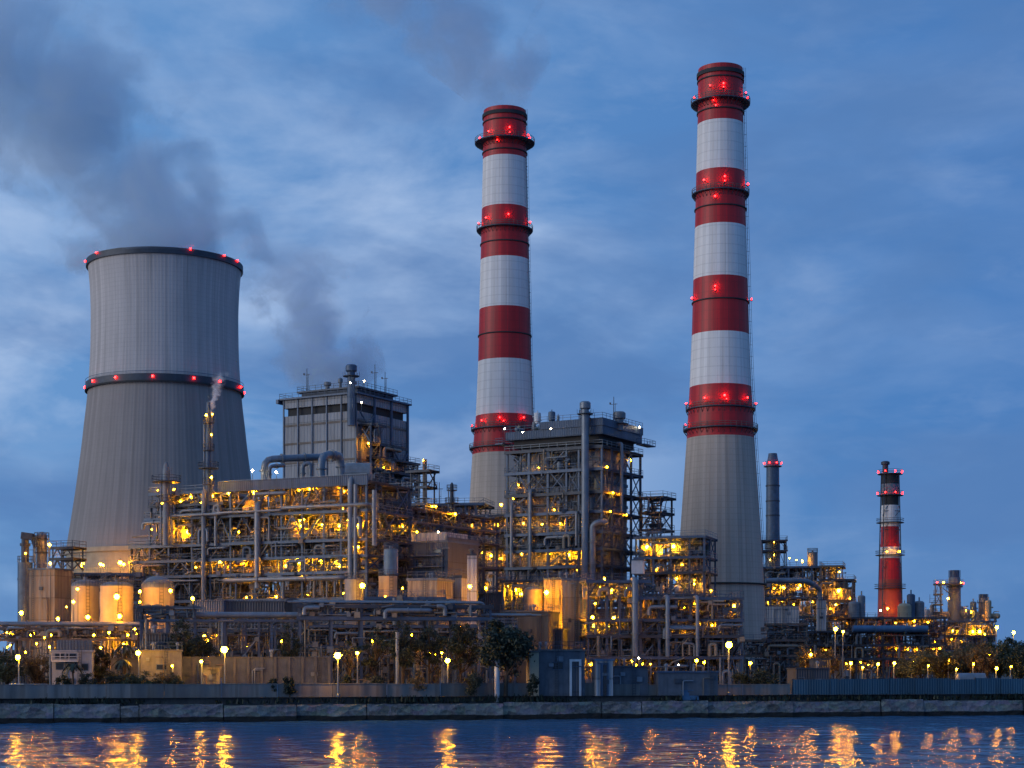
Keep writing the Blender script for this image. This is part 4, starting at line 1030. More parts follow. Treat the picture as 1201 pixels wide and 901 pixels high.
for px, py, s_ in ((759,642,'b'),(790,641,'b'),(775,648,'s'),(814,685,'m'),(800,662,'s'),(770,668,'s'),(834,693,'s')): ulamp('side', px, py, s_, .4)
random_lamps('side', 4, 'sss', 19, 22)
rt = clad_building('valve_cabin', 'small white cabin high on the frame beside the open boiler house', 'cabin', Frame(754, 362, -12), 2.4, 2.6, SZ(673,362), SZ(657,362), 'paint_white', 'steel', .2)
# --- lower steelwork at the foot of the tallest chimney
C1 = Frame(690, 322, 6); zl = lambda py: SZ(py, 324); c0 = 0; c1 = C1.face(869)[0]; cm = C1.face(760)[0]; cb = C1.face(748)[0]
unit('low', 'process_unit', 'wide low steelwork of dark bays at the foot of the tallest chimney', 'steelwork', 'the steelwork below the tall chimney',
     C1, c0, c1, 14, [(zl(770),c0,c1),(zl(745),c0,c1),(zl(726),c0,c1),(zl(700.5),cb-.2,c1),(zl(681),c0,cm)], 9, 3, rows_lit=(5,), seed=37, brace=.35, panels=.4, panel_mat=('clad_dark','clad_tan','clad_dark'), colw=.55)
clutter('low', 2.0, .6, 26, 71, 0, 7)
for px, py, s_ in ((695,724,'m'),(720,725,'b'),(717,694,'m'),(709,679,'s'),(702,697,'s'),(735,690,'s'),(698,708,'s'),(742,705,'s')): ulamp('low', px, py, s_, .6)
for px, py, s_, g in ((742,775,'m',None),(763,779,'s',None),(796,780,'s','pale'),(817,775,'m',None),(826,777,'m',None),(777,790,'s',None),(880,778,'m',None),(749,772,'s','pale')):
    dlamp(px, py, 300, s_, f'{SZW[s_]} ground lamp under the foot of the low steelwork', 'ground lamps below the low steelwork', g)
random_lamps('low', 24, 'sssm', 29, 8, 9)  # small lamps added deep in the bays to make the rear glow
for px, r, y0, y1, t in ((745,.62,680,770,'thick'),(783,.45,700,770,'slim'),(818,.35,700,770,'slimmest')):
    q = C1.face(px, y1, -1.2); pipe([C1.w(*q), C1.w(q[0],-1.2,C1.face(px,y0,-1.2)[2]), C1.w(q[0],1,C1.face(px,y0,-1.2)[2])], r, 'galvanised', f'{t} pale upright pipe outside the low steelwork', 'upright pipes outside the low steelwork', 12)
# --- tan lit block and its annex
T1 = Frame(688, 331, -9); WT = -T1.face(660)[0]
rt = clad_building('tan_block', 'tall weathered tan block with plain panels between the lit annex and the low steelwork', 'building', T1, WT, 8, G, SZ(681,331), 'clad_tan', 'steel', .5)
mb = MB(); x_ = T1.face(683)[0]; mb.box(x_-.5, x_+.5,-.4,-.003,SZ(697,331),SZ(693,331)); mb.build('wall_vent', 'steel_dark', rt)
T4 = Frame(659.5, 336, -9)
rt = clad_building('tan_annex', 'tan annex wall glowing amber under two bright lamps beside the tall tan block', 'building', T4, -T4.face(638)[0], 7, G, SZ(680,336), 'clad_tan', 'steel', .4)
lamp((SX(641,333),333,SZ(695,333)), 'b', 'bright lamp near the top of the tan annex wall', 'lamps on the tan annex', None)
lamp((SX(651,333),333,SZ(728,333)), 'b', 'bright lamp low on the tan annex wall', 'lamps on the tan annex', None)
T2 = Frame(643, 318, -14)
clad_building('grey_block', 'dull grey flat roofed block beside the tan block behind the round tree', 'building', T2, -T2.face(606)[0], 9, G, SZ(718,318), 'wall_panel', 'concrete_dark', .3)
T3 = Frame(660, 322, -14)
clad_building('grey_block', 'small dark porch block at the foot of the tan block', 'building', T3, -T3.face(645)[0], 4, G, SZ(739,322), 'clad_dark', 'concrete_dark', .3)
P3 = Frame(642, 345, -20); p0 = P3.face(590)[0]
unit('pump', 'pump_station', 'low lamp lit pump platform tucked behind the grey block', 'steelwork', 'the pump platform by tan block', P3, p0, 0, 8, [(SZ(715,345),p0,0),(SZ(680,345),p0,0)], 4, 2, seed=41, brace=.2, panels=.5, panel_mat=('clad_tan','tank_cream'))
clutter('pump', 2, .9, 14, 81, 0)
for px, py, s_ in ((604,692,'b'),(611,697,'b'),(622,700,'m'),(596,688,'s'),(628,690,'m')): ulamp('pump', px, py, s_, 1.2)
# cone roofed little silo
tank(615, 637, 692, 716, 338, 'stubby cone roofed silo among the lamps by the tan block', 'pipe_tan', .35, 'silo', bands=2, ladder=False)

# ------------------------------------------------------------------ upstream cluster
def stackpair():
    rt2 = empty('silo', (SX(29.5,335), 335, G)); tag(rt2, 'dark tall silo with hooded pipe on top standing at the upstream edge', 'silo'); s_ = 335/K
    r = 8.6*s_; h = SZ(660,335)-G
    mb = MB(); mb.lathe([(r,0),(r,h*.42),(r*1.06,h*.42),(r*1.06,h*.44),(r,h*.44),(r,h*.86),(r*1.05,h*.86),(r*1.05,h*.88),(r,h*.88),(r,h)], 28); mb.build('shell', 'pipe_blue', rt2)
    mb = MB()
    for zz in (h+.6,h+1.2): mb.lathe([(r-.04,zz-.04),(r+.04,zz-.04),(r+.04,zz+.04),(r-.04,zz+.04)], 24, caps=False)
    for k in range(14): a = 2*PI*k/14; mb.bar((r*math.cos(a),r*math.sin(a),h),(r*math.cos(a),r*math.sin(a),h+1.2),.07)
    mb.build('railing', 'steel', rt2)
    top = SZ(627,335)-G
    mb = MB(); mb.lathe([(.75,h),(.75,top-2.2),(1.0,top-2.2),(1.0,top-1.7),(.7,top-1.7),(.7,top)],14); mb.bar((-.6,0,top-.2),(1.6,0,top-.5),1.6,1.3); mb.bar((1.6,0,top-.5),(2.2,0,top-2.4),1.1,.8); mb.build('hood', 'steel_dark', rt2)
    mb = MB()
    for x in (1.7,2.1,-.2): mb.bar((x,-.5,h),(x,-.5,top-1),.14)
    for k in range(5): mb.bar((.6,-.5,h+1.2*k),(2.1,-.5,h+1.2*k),.1)
    mb.build('ladder', 'steel', rt2)
stackpair()
column_tower(49, 337, 624, 672, 6.2, [(648,8.5),(632,8.5)], 'vessel_column', 'grey upright column with ring platforms on the tan block roof', 'vessel_grey', False)
TB1 = Frame(64, 332, -20)
rt = clad_building('tan_block', 'plain tan block below the grey column at the upstream end', 'building', TB1, -TB1.face(33)[0], TB1.side(85)[1], G, SZ(668,332), 'clad_tan', 'steel', .3)
K1 = Frame(85, 340, -20)
unit('cage', 'steel_cage', 'small square steel cage on the roof of the plain tan block', 'steelwork', 'the cage on tan block', K1, K1.face(62)[0], 0, 3.5, [(SZ(654,340),K1.face(62)[0],0),(SZ(641,340),K1.face(62)[0],0)], 2, 1, steel='steel_dark', colw=.3, seed=51, brace=.6, panels=0, ground=SZ(668,340))
for px, py, D, s_, t in ((25,719,326,'b','glaring lamp at the foot of the dark tall silo'),(59,661,329,'m','lamp in front of the cage on the plain tan block'),(58,639,333,'m','lamp beside the grey upright column top'),(30,649,331,'s','small lamp on the dark silo roof'),
      (68,726,322,'b','bright lamp against the lower wall of the plain tan block'),(91,691,309,'m','lamp near the dome of the narrower cream tank'),(137,700,305,'x','glaring floodlight against the wide cream tank'),(103,724,308,'b','bright lamp low on the narrower cream tank'),(140,723,306,'b','bright lamp low on the wide cream tank'),
      (86,706,312,'m','medium lamp between the tan block and the cream tank'),(164,694,309,'m','medium lamp between the wide cream tank and the round topped tank'),(164,706,309,'s','small lamp beside the round topped tank'),(200,693,309,'b','bright lamp in front of the round topped tan tank'),(226,702,310,'m','lamp left of the low blue shed under the long steelwork'),(78,712,312,'s','small lamp behind the edge of the tan block')):
    dlamp(px, py, D, s_, t.replace(' left of ',' beside '), 'lamps among the upstream tanks')
for px, py, s_, t in ((96,664,'b','first from the silo'),(121,663,'b','middle'),(145,662,'b','last')):
    dlamp(px, py, 579, s_, f'{t} added floodlight aimed at the foot of the cooling tower', 'added floodlights at the cooling tower foot')  # added to brighten the tower foot, doubling the bridge lamps
# walkway bridge before the tower base
WB = Frame(85, 350, 4); w1 = WB.face(168)[0]
unit('bridge', 'walkway_bridge', 'lit walkway bridge crossing before the foot of the cooling tower', 'walkway', 'the bridge before cooling tower', WB, 0, w1, 3, [(SZ(690,350),0,w1),(SZ(672,350),0,w1)], 5, 1, seed=53, brace=.4, panels=0)
clutter('bridge', 1.2, .3, 16, 83, 1)
for px, py, s_ in ((97,661,'b'),(118,662,'m'),(141,660,'b')): ulamp('bridge', px, py, s_, 1.5)
# low rack at upstream edge
LR = Frame(-30, 300, 6); w1 = LR.face(166)[0]
unit('rack', 'pipe_rack', 'low pipe rack running in front of the cream tanks', 'pipe rack', 'the low rack before tanks', LR, 0, w1, 4, [(SZ(748,302),0,w1),(SZ(735,302),0,w1)], 9, 1, steel='steel_rust', colw=.35, seed=55, brace=.15, panels=0, rails=False, open_deck=True)
clutter('rack', 1.1, .3, 14, 85, 0)
for k, (y, z) in enumerate(((.3,.35),(1.2,.3),(2.4,.5),(3.3,.3))):
    pipe([LR.w(0,y,SZ(735,302)+z), LR.w(w1,y,SZ(735,302)+z)], z*.8, 'pipe_tan' if k % 2 else 'vessel_grey', f'{BAY[k]} long pipe from the river on the low rack before the tanks', 'long pipes on the low rack', 8)
random_lamps('rack', 10, 'ssm', 57, 4, 3)

# dark halls added behind the steelwork to close bright gaps between columns
HB = Frame(150, 392, -3); rt = clad_building('turbine_hall', 'long dark turbine hall behind the long steelwork', 'building', Frame(600, 376, -3), -Frame(600, 376, -3).face(150)[0], 14, G, SZ(697,376), 'clad_dark', 'steel_dark', .4)
rt = clad_building('turbine_hall', 'lower dark hall behind the low steelwork by the tallest chimney', 'building', Frame(800, 352, -3), -Frame(800, 352, -3).face(690)[0], 8, G, SZ(716,352), 'clad_dark', 'steel_dark', .4)
# low blue shed under the long steelwork
SH = Frame(262, 300, -18)
rt = clad_building('blue_shed', 'low blue grey shed tucked under the long steelwork', 'building', SH, -SH.face(228)[0], SH.side(352)[1]*.5, SZ(721,300), SZ(705,300), 'clad_blue', 'clad_blue', .25)
mb = MB(); x1 = SH.side(350)[1]*.4
for x in (-5.5,-.4):
    for y in (.4, 8): mb = MB(); mb.box(x-.2, x+.2, y-.2, y+.2, G, SZ(721,300)-.003); mb.build('leg', 'steel', rt)
rt = clad_building('blue_shed', 'long dark shed with rounded duct end below the long steelwork', 'building', Frame(262, 301, 5), Frame(262, 301, 5).face(343)[0], 9, SZ(720,303), SZ(706,303), 'clad_dark', 'clad_blue', .2)
mb = MB(); t = MB(); L_ = Frame(262,301,5).face(343)[0]; zc_ = SZ(711,303); t.lathe([(1.5,0),(1.5,9)],16); mb._add([(x+L_, z, y+zc_) for x,y,z in t.v], t.f, True); mb.build('duct_end', 'steel_dark', rt)
mb = MB()
for k in range(5): mb = MB(); mb.box(k*L_/4.2+.2, k*L_/4.2+.6, .3, .7, G, SZ(720,303)-.003); mb.build('leg', 'steel', rt)

# ------------------------------------------------------------------ river pipe racks
PR = Frame(165, 284, 7); w1 = PR.face(352)[0]; zr = lambda py: SZ(py, 288)
unit('rivera', 'pipe_rack', 'lower river pipe rack carrying one fat pale pipe past trees', 'pipe rack', 'the lower river pipe rack', PR, 0, w1, 3.2, [(zr(726),0,w1),(zr(711),0,PR.face(232)[0])], 6, 1, seed=61, brace=.12, panels=0, rails=False, colw=.5, open_deck=True)
q0, q1 = PR.face(180)[0], PR.face(424)[0]
pipe([PR.w(q0,.8,zr(740)), PR.w(q0,.8,zr(724)+.3), PR.w(q1,.8,zr(724)+.3)], .52, 'galvanised', 'fat pale pipe along the lower river pipe rack', 'river rack pipes', 14)
pipe([PR.w(q0+3,2.2,zr(724)+.3), PR.w(q1,2.2,zr(724)+.3)], .3, 'pipe_blue', 'thin blue pipe behind the fat pale pipe on the river rack', 'river rack pipes')
PS = Frame(352, 282, 9); w2_ = PS.face(575)[0]
unit('riverb', 'pipe_rack', 'upper river pipe rack of blue grey beams on tall columns before the trees', 'pipe rack', 'the upper river pipe rack', PS, 0, w2_, 4, [(zr(723),0,w2_),(zr(709),0,w2_)], 6, 1, seed=63, brace=.0, panels=0, rails=False, colw=.65, beam=.6, open_deck=True)
for k, (y, r, mt) in enumerate(((.2,.17,'galvanised'),(1.1,.27,'pipe_pale'),(2.1,.2,'vessel_grey'),(3.2,.24,'pipe_tan'))):
    pipe([PS.w(-2+k,y,zr(709)+r+.01), PS.w(w2_-1,y,zr(709)+r+.01), PS.w(w2_-1,y,zr(723)+.6)], r, mt, f'{COLN[mt]} long pipe on top of the upper river pipe rack', 'long pipes on the river racks', 10)
    pipe([PS.w(1,y,zr(723)+r+.01), PS.w(w2_+6+k,y,zr(723)+r+.01)], r*.9, mt, f'{COLN[mt]} long pipe in the middle tier of the upper river pipe rack', 'long pipes on the river racks', 10)
clutter('riverb', 1.3, .25, 12, 87, 0)
clutter('rivera', 1.0, .35, 14, 89, 0)
mb = MB(); mb.lathe([(.28,0),(.28,SZ(743,270)-G),(.34,SZ(743,270)-G),(.34,SZ(743,270)-G+.2)],10); tag(mb.build('pole', 'galvanised', None, (SX(466,270),270,G)), 'pale double pole standing before the river rack trees', 'pole')
mb = MB(); mb.lathe([(.42,0),(.42,SZ(771,252)-G+.8),(.2,SZ(771,252)-G+1.0)],12); tag(mb.build('bollard_post', 'paint_white', None, (*qline(qx(583,1.6),1.6),2.6)), 'white mooring post standing in front of the parapet', 'post')

FY = Frame(362, 302, 5); fy1 = FY.face(604)[0]
unit('frontyard', 'pipe_rack', 'light pipe rack threaded between the upper river rack and the tan pump house', 'steelwork', 'the light frame behind river rack', FY, 0, fy1, 5, [(SZ(757,303),0,fy1),(SZ(733,303),0,fy1),(SZ(700,303),FY.face(430)[0],FY.face(520)[0])], 11, 1, steel='steel', seed=93, brace=.3, panels=.1, colw=.34, rails=True)
clutter('frontyard', 2.0, .45, 18, 103, 0, 4)
random_lamps('frontyard', 8, 'sssm', 105, 5, 3)
FZ = Frame(172, 304, 4); fz1 = FZ.face(352)[0]
unit('frontyardb', 'pipe_rack', 'dim pipe rack standing under the long steelwork behind the lower river rack', 'steelwork', 'the dim frame under long steelwork', FZ, 0, fz1, 5, [(SZ(762,305),0,fz1),(SZ(738,305),0,fz1)], 8, 1, steel='steel', seed=95, brace=.35, panels=.25, colw=.34, panel_mat=('clad_dark','clad_tan'))
clutter('frontyardb', 2.0, .5, 18, 107, 0, 4)
random_lamps('frontyardb', 7, 'ssm', 109, 5, 3)
# ------------------------------------------------------------------ downstream units
E1 = Frame(962, 520, -14); ze = lambda py: SZ(py, 520); e0 = E1.face(893)[0]
unit('slim', 'process_unit', 'blue grey many decked unit standing beside the slim grey stack', 'steelwork', 'the unit beside the slim stack',
     E1, e0, 0, 18, [(ze(760),e0,0),(ze(735),e0,0),(ze(722),e0,0),(ze(700),e0,0),(ze(682),e0,0),(ze(664),e0,0)], 6, 3, seed=71, brace=.3, panels=.5, colw=.7)
clutter('slim', 1.4, .6, 10, 91, 1)
for px, py, s_ in ((919,689,'b'),(941,658,'m'),(908,690,'s'),(936,690,'m'),(951,692,'m'),(900,707,'m'),(953,706,'s'),(945,692,'s'),(931,709,'s'),(926,655,'s'),(934,657,'s')): ulamp('slim', px, py, s_, -.3)
tank(947, 959, 648, 664, 524, 'round grey drum on the roof of the unit beside the slim stack', 'vessel_grey', .05, 'roof_tank', bands=1, ladder=False)
pipe([(SX(898,508),508,SZ(681,508)),(SX(945,508),508,SZ(681,508)),(SX(962,512),512,SZ(690,512)),(SX(962,512),512,SZ(720,512))], .75, 'galvanised', 'fat pale pipe running out from behind the tallest chimney', 'pipes on the unit by the slim stack', 14)
E2 = Frame(1000, 515, -14); e2 = E2.face(963)[0]
unit('slimb', 'process_unit', 'taller rusty frame round a pale vessel downstream of the slim stack', 'steelwork', 'the rusty frame around pale vessel',
     E2, e2, 0, 12, [(ze(760),e2,0),(ze(742),e2,0),(ze(722),e2,0),(ze(704),e2,0),(ze(680),e2,0),(ze(664),e2,-3.2)], 4, 2, steel='steel_rust', seed=73, brace=.35, panels=.3)
clutter('slimb', 1.3, .5, 10, 93, 1)
for px, py, s_ in ((984,693,'x'),(997,702,'s'),(974,715,'m'),(990,722,'s'),(996,720,'s'),(970,684,'s')): ulamp('slimb', px, py, s_, -.3)
tank(972, 990, 683, 705, 520, 'pale upright vessel held inside the rusty frame', 'paint_white', .3, 'upright_vessel', bands=2, ladder=False)
random_lamps('slimb', 4, 'ssm', 75, 15); random_lamps('slim', 4, 'ssm', 76, 15)
clad_building('white_block', 'white clad block in front of the slim stack unit beside tallest chimney', 'building', Frame(937, 490, -8), SX(937,490)-SX(897,490), 9, SZ(731,490), SZ(711,490), 'clad_white', 'steel', .2)
rt = clad_building('white_riser', 'narrow upright white duct box on the slim stack unit', 'duct', Frame(969, 486, -8), SX(969,486)-SX(958,486), 3, SZ(740,486), SZ(704,486), 'clad_white', 'steel', .2)
N1 = Frame(946, 400, -8); n0 = N1.face(873)[0]
unit('gate', 'pipe_gantry', 'rusty open gantry of bare posts below the white clad block', 'steelwork', 'the rusty gantry near river', N1, n0, 0, 7, [(SZ(768,400),n0,0),(SZ(750,400),n0,0),(SZ(731,400),N1.face(899)[0],0)], 6, 1, steel='steel_rust', seed=77, brace=.3, panels=.5, panel_mat=('clad_grey','clad_dark'))
clutter('gate', 1.6, .4, 12, 95, 0)
# slim stack
def slim_stack():
    D = 560; s_ = D/K; rt2 = empty('slim_stack', (SX(906.3,D), D, 0)); tag(rt2, 'slim dark grey stack with red lamps below its tapered tip', 'stack')
    pr = [(8.6,800),(8.6,640),(8.1,625),(7.9,600),(7.7,575),(7.5,549),(7.4,545),(5.6,536),(5.0,532)]
    mb = MB(); mb.lathe([(r*s_, SZ(y,D) if y < 800 else G) for r, y in pr], 32); mb.build('shaft', 'pipe_blue', rt2)
    for y in (570,588,605): ring_part(rt2, 'band', 7.5*s_, 8.3*s_, SZ(y,D)-.2, SZ(y,D)+.2, 'steel_dark', 32)
    mb = MB(); z = SZ(547,D); mb.lathe([(7*s_,z-.3),(10.5*s_,z-.2),(10.5*s_,z),(7*s_,z)],32,caps=False)
    for zz in (z+.6,z+1.3): mb.lathe([(10.4*s_-.08,zz-.06),(10.4*s_,zz-.06),(10.4*s_,zz+.06),(10.4*s_-.08,zz+.06)],32,caps=False)
    mb.build('gallery', 'steel_dark', rt2)
    for k in range(8): a = 2*PI*k/8+.3; red_light(rt2, 10.8*s_, a, z+.9, .42)
slim_stack()
Q1 = Frame(922, 553, -5); q0 = Q1.face(894)[0]
unit('foot', 'stack_frame', 'square steel frame wrapped around the foot of the slim stack', 'steelwork', 'the frame around slim stack', Q1, q0, 0, 9, [(SZ(668,553),q0,0),(SZ(645,553),q0,0),(SZ(633,553),q0,0)], 2, 1, steel='steel_dark', seed=79, brace=.6, panels=0, ground=SZ(700,553))
for px, py in ((908,636),(908,651),(903,657)): ulamp('foot', px, py, 's', -.2, 'yellow')
# lattice chimney
def lattice():
    D = 600; s_ = D/K; rt2 = empty('lattice_chimney', (SX(1044,D), D, 0)); tag(rt2, 'striped chimney inside an open lattice frame glowing orange at its foot', 'chimney')
    ys = [800,720,680,655,642,618,593,580,568,556]; rr = [15.5,14.2,12.4,11.4,10.9,10.3,9.9,9.8,9.7,9.6]
    mb = MB(); mb.lathe([(r*1.02*s_, SZ(y,D) if y < 800 else G) for r, y in zip(rr, ys)], 32, mi=[0,0,1,2,1,2,3,4,3]); mb.build('shaft', ['lamplit_red_paint','red_paint','shaft_white','soot_gap_black','vessel_grey'], rt2)
    f = lambda z: 9.6*s_+(5.4*s_)*max(0,(SZ(556,D)-z)/(SZ(556,D)-G))
    zs_ = [G+(SZ(556,D)-G)*k/11 for k in range(12)]
    for a in (.785,2.356,3.927,5.498):
        mb = MB(); mb.bar((f(G)*1.25*math.cos(a),f(G)*1.25*math.sin(a),G),(f(zs_[-1])*1.25*math.cos(a),f(zs_[-1])*1.25*math.sin(a),zs_[-1]),.3); mb.build('leg', 'steel_dark', rt2)
    for k in range(11):
        mb = MB()
        for q in range(4):
            a, b_ = .785+q*PI/2, .785+(q+1)*PI/2; z0, z1 = zs_[k], zs_[k+1]; r0, r1 = f(z0)*1.25, f(z1)*1.25
            mb.bar((r0*math.cos(a),r0*math.sin(a),z0),(r1*math.cos(b_),r1*math.sin(b_),z1),.12); mb.bar((r0*math.cos(a),r0*math.sin(a),z0),(r0*math.cos(b_),r0*math.sin(b_),z0),.15)
        mb.build('brace', 'steel_dark', rt2)
    for y in (556,581,613,651,690):
        z = SZ(y,D); q = f(z)*1.22+.8; mb = MB(); mb.lathe([(q-2.2,z-.25),(q,z-.2),(q,z),(q-2.2,z)],28,caps=False)
        for zz in (z+.7,z+1.3): mb.lathe([(q-.1,zz-.06),(q,zz-.06),(q,zz+.06),(q-.1,zz+.06)],28,caps=False)
        mb.build('gallery', 'steel_dark', rt2)
        if y < 600:
            for k in range(8): red_light(rt2, q+.1, 2*PI*k/8+.2, z+.7, .42)
        elif 640 < y < 670:
            for k, a in enumerate((-.45,.40)):
                b_ = put('lamp', BULB[('s','dim')], rt2, (q*math.sin(a),-q*math.cos(a)-.8,z+.8))
    mb = MB(); mb.lathe([(1.0,SZ(556,D)),(1.0,SZ(545,D)),(1.5,SZ(545,D)),(1.5,SZ(542,D)),(.9,SZ(541,D))],12,(-5.6*s_,0)); mb.build('flue_pipe', 'steel_dark', rt2)
lattice()
dlamp(1041,714,588,'b','glaring lamp at the orange foot of the lattice chimney','lamps at the lattice chimney foot'); dlamp(1055,715,588,'b','bright lamp beside the orange foot of the lattice chimney','lamps at the lattice chimney foot')
dlamp(1033,716,588,'m','paler lamp at the corner of the lattice chimney foot','lamps at the lattice chimney foot','pale'); dlamp(1011,716,560,'x','glaring lamp on the low plant before lattice chimney','lamps on the low plant')
# low plant under it
V1 = Frame(1108, 500, 4); v0 = V1.face(946)[0]
unit('lowplant', 'process_unit', 'long low tangle of pipes and beams beneath the lattice chimney', 'steelwork', 'the low plant under lattice chimney', V1, v0, 0, 16, [(SZ(772,500),v0,0),(SZ(756,500),v0,0),(SZ(740,500),v0,0),(SZ(724,500),V1.face(1000)[0],0)], 11, 2, seed=83, brace=.3, panels=.3, steel='steel_dark')
clutter('lowplant', 1.3, .5, 12, 97, 0)
random_lamps('lowplant', 18, 'sssm', 85, 6, 5)
q0, q1 = V1.face(1000,0,-2)[0], V1.face(1088,0,-2)[0]
pipe([V1.w(q0,-2,SZ(738,500)), V1.w(q1,-2,SZ(738,500))], 1.0, 'paint_blue', 'long fat blue pipe before the foot of the lattice chimney', 'pipes on the low plant', 12)
for k, px in enumerate((1006,1016,1068,1077,1088)):
    mb = MB(); r = (1.6,1.1,2.0,1.2,1.5)[k]; h = (4,6,3.4,6.5,4.4)[k]; mb.lathe([(r,0),(r,h),(r*.7,h+r*.3),(.2,h+r*.4),(.2,h+1.6)],16); tag(mb.build('vessel', ('vessel_grey','galvanised','tank_cream','steel','vessel_grey')[k], None, V1.w(V1.face(px)[0],4+k,SZ(724,500)+.01)), ('squat grey','thin bright metal','wide cream','thin dark','plump grey')[k]+' vessel on top of the low plant under lattice chimney', 'vessel', 'vessels on the low plant roof')
# farthest unit
X1 = Frame(1167, 560, -6); x0_ = X1.face(1084)[0]; zx = lambda py: SZ(py, 560)
unit('far', 'process_unit', 'farthest downstream unit with long flat deck and lit bays', 'steelwork', 'the farthest unit with flat deck', X1, x0_, 0, 16, [(zx(762),x0_,0),(zx(745),x0_,0),(zx(728),x0_,0)], 8, 3, rows_lit=(1,2), seed=87, brace=.25, panels=.6, panel_mat=('clad_tan','clad_grey','tank_cream'))
clutter('far', 1.6, .7, 12, 99, 0)
for px, py, s_ in ((1118,740,'b'),(1141,741,'x'),(1149,741,'x'),(1091,744,'m'),(1098,753,'m'),(1116,750,'s'),(1139,718,'m'),(1155,744,'m'),(1126,752,'s')): ulamp('far', px, py, s_, .5)
rq2 = random.Random(6)
for k, px in enumerate((1088,1094,1104,1128,1133,1138,1143,1147,1160,1164)):
    st, mat, me = VESS[rq2.randrange(len(VESS))]; o = put('vessel', me, None, X1.w(X1.face(px)[0], rq2.uniform(1,6), zx(728)+.01), rq2.random()*3); o.scale = (1.25,1.25,rq2.uniform(.9,1.9))
    tag(o, f'{st} {COLN[mat]} vessel among the gear on the farthest flat deck, {BAY[k]} from the stair tower', 'vessel', 'vessels on the farthest flat deck')
def twin(px, ytop, D, rpx, label, yb=728):
    s_ = D/K; rt2 = empty('exhaust_tower', (SX(px,D),D,SZ(yb,D))); tag(rt2, label, 'exhaust tower'); h = SZ(ytop,D)-SZ(yb,D); r = rpx*s_
    mb = MB(); mb.lathe([(r*1.15,0),(r*1.05,h*.35),(r,h*.75),(r*.95,h*.86)],20); mb.build('shaft', 'vessel_grey', rt2)
    mb = MB(); mb.lathe([(r*.8,h*.86),(r*.8,h)],18); mb.lathe([(r*1.3,h*.66),(r*1.35,h*.66),(r*1.35,h*.69),(r*1.3,h*.69)],18)
    for k in range(10): a = 2*PI*k/10; mb.bar((r*1.3*math.cos(a),r*1.3*math.sin(a),h*.69),(r*1.3*math.cos(a),r*1.3*math.sin(a),h*.78),.1); mb.bar((r*.95*math.cos(a),r*.95*math.sin(a),h*.86),(r*.95*math.cos(a),r*.95*math.sin(a),h*1.0),.14)
    mb.build('crown', 'steel', rt2)
twin(1119.5, 669, 566, 7, 'taller pale exhaust tower with open crown on the farthest unit'); twin(1153.5, 697, 566, 5.6, 'shorter pale exhaust tower at the end of the farthest unit')
J1 = Frame(1104, 562, -6)
unit('far_stair', 'stair_tower', 'slim stair tower bridging to the taller pale exhaust tower', 'stair tower', 'the slim far stair tower', J1, -1.7, 0, 2, [(zx(708),-1.7,0),(zx(696),-1.7,0),(zx(684),-1.7,6.5)], 1, 1, steel='steel_dark', colw=.3, seed=89, brace=.8, panels=0, ground=zx(728))
for px, py, s_, g, t in ((1107,683,'m',None,'on the bridge of'),(1112,702,'m','yellow','at the foot of'),(1127,684,'s',None,'on the ring of'),(1133,716,'s',None,'behind')): dlamp(px, py, 556, s_, f'{SZW[s_]} lamp {t} the taller pale exhaust tower', 'lamps round the exhaust tower', g)
for px, py in ((1099,683),(1130,684)):
    o = put('beacon', RED[.42], None, (SX(px,556),556,SZ(py,556))); tag(o, f"red beacon {'on the stair side' if px<1110 else 'on the far side'} of the taller pale exhaust tower", 'beacon', 'red beacons on the farthest unit')

# ------------------------------------------------------------------ river front buildings
def qbuilding(px0, px1, ytop, D, dep, label, wall, roofm='concrete_dark', name='building', windows=(), doors=(), parapet=.25, base=None, cat='building', pil=0):
    fr = Frame(px0, D, QPHI*.6); W = fr.face(px1)[0]
    zof = lambda py: SZ(py, D+1); wn = [(fr.face(a)[0], fr.face(b_)[0], zof(y1), zof(y0)) for a, b_, y0, y1 in windows]
    dn = [(fr.face(a)[0], fr.face(b_)[0], G, zof(y0), m_) for a, b_, y0, m_ in doors]
    return clad_building(name, label, cat, fr, W, dep, G if base is None else SZ(base, D), SZ(ytop, D), wall, roofm, parapet, pil, wn, dn), fr
rt, fr = qbuilding(61, 108, 764.5, 262, 8, 'white two storey river house with blue roof room', 'house_paint', 'house_paint', 'river_house', windows=((65,75,767,772),(78,89,767,772),(66,74,778,785),(77,90,777,785),(96,103,779,786)), doors=())
mb = MB(); mb.box(fr.face(66)[0], fr.face(107)[0], .6, 7, SZ(764.5,262)+.26, SZ(751,262)); mb.build('roof_room', 'clad_blue', rt)
mb = MB(); z = SZ(775,262); mb.box(fr.face(61)[0], fr.face(92)[0], -1.2, -.1, z-.15, z); railing(mb, fr.face(61)[0], fr.face(92)[0], -1.15, -.1, z, 'flr', 1.0); mb.build('balcony', 'paint_white', rt)
rt, fr = qbuilding(130, 166, 774, 268, 6, 'low grey lean to shed joined to the square grey house', 'concrete', name='shed', windows=((136,144,780,785),), doors=((150,154,784,'concrete_dark'),))
rt, fr = qbuilding(165, 213, 764, 265, 7, 'square grey concrete house with one dark window on the quay', 'concrete', name='river_house', windows=((184,195,780,785),), doors=((198,202,781,'concrete_dark'),))
rt, fr = qbuilding(172, 208, 744, 272, 5, 'dark water tank block rising behind the square grey house', 'clad_dark', name='tank_block', windows=())
qbuilding(211, 386, 771.5, 268, .5, 'tall grey precast yard wall standing behind street lamps', 'brick_dark', 'concrete_dark', 'yard_wall', parapet=.15, cat='wall', pil=12)
qbuilding(238, 258, 785, 264, 2, 'small grey hut against the yard wall', 'concrete', name='hut')
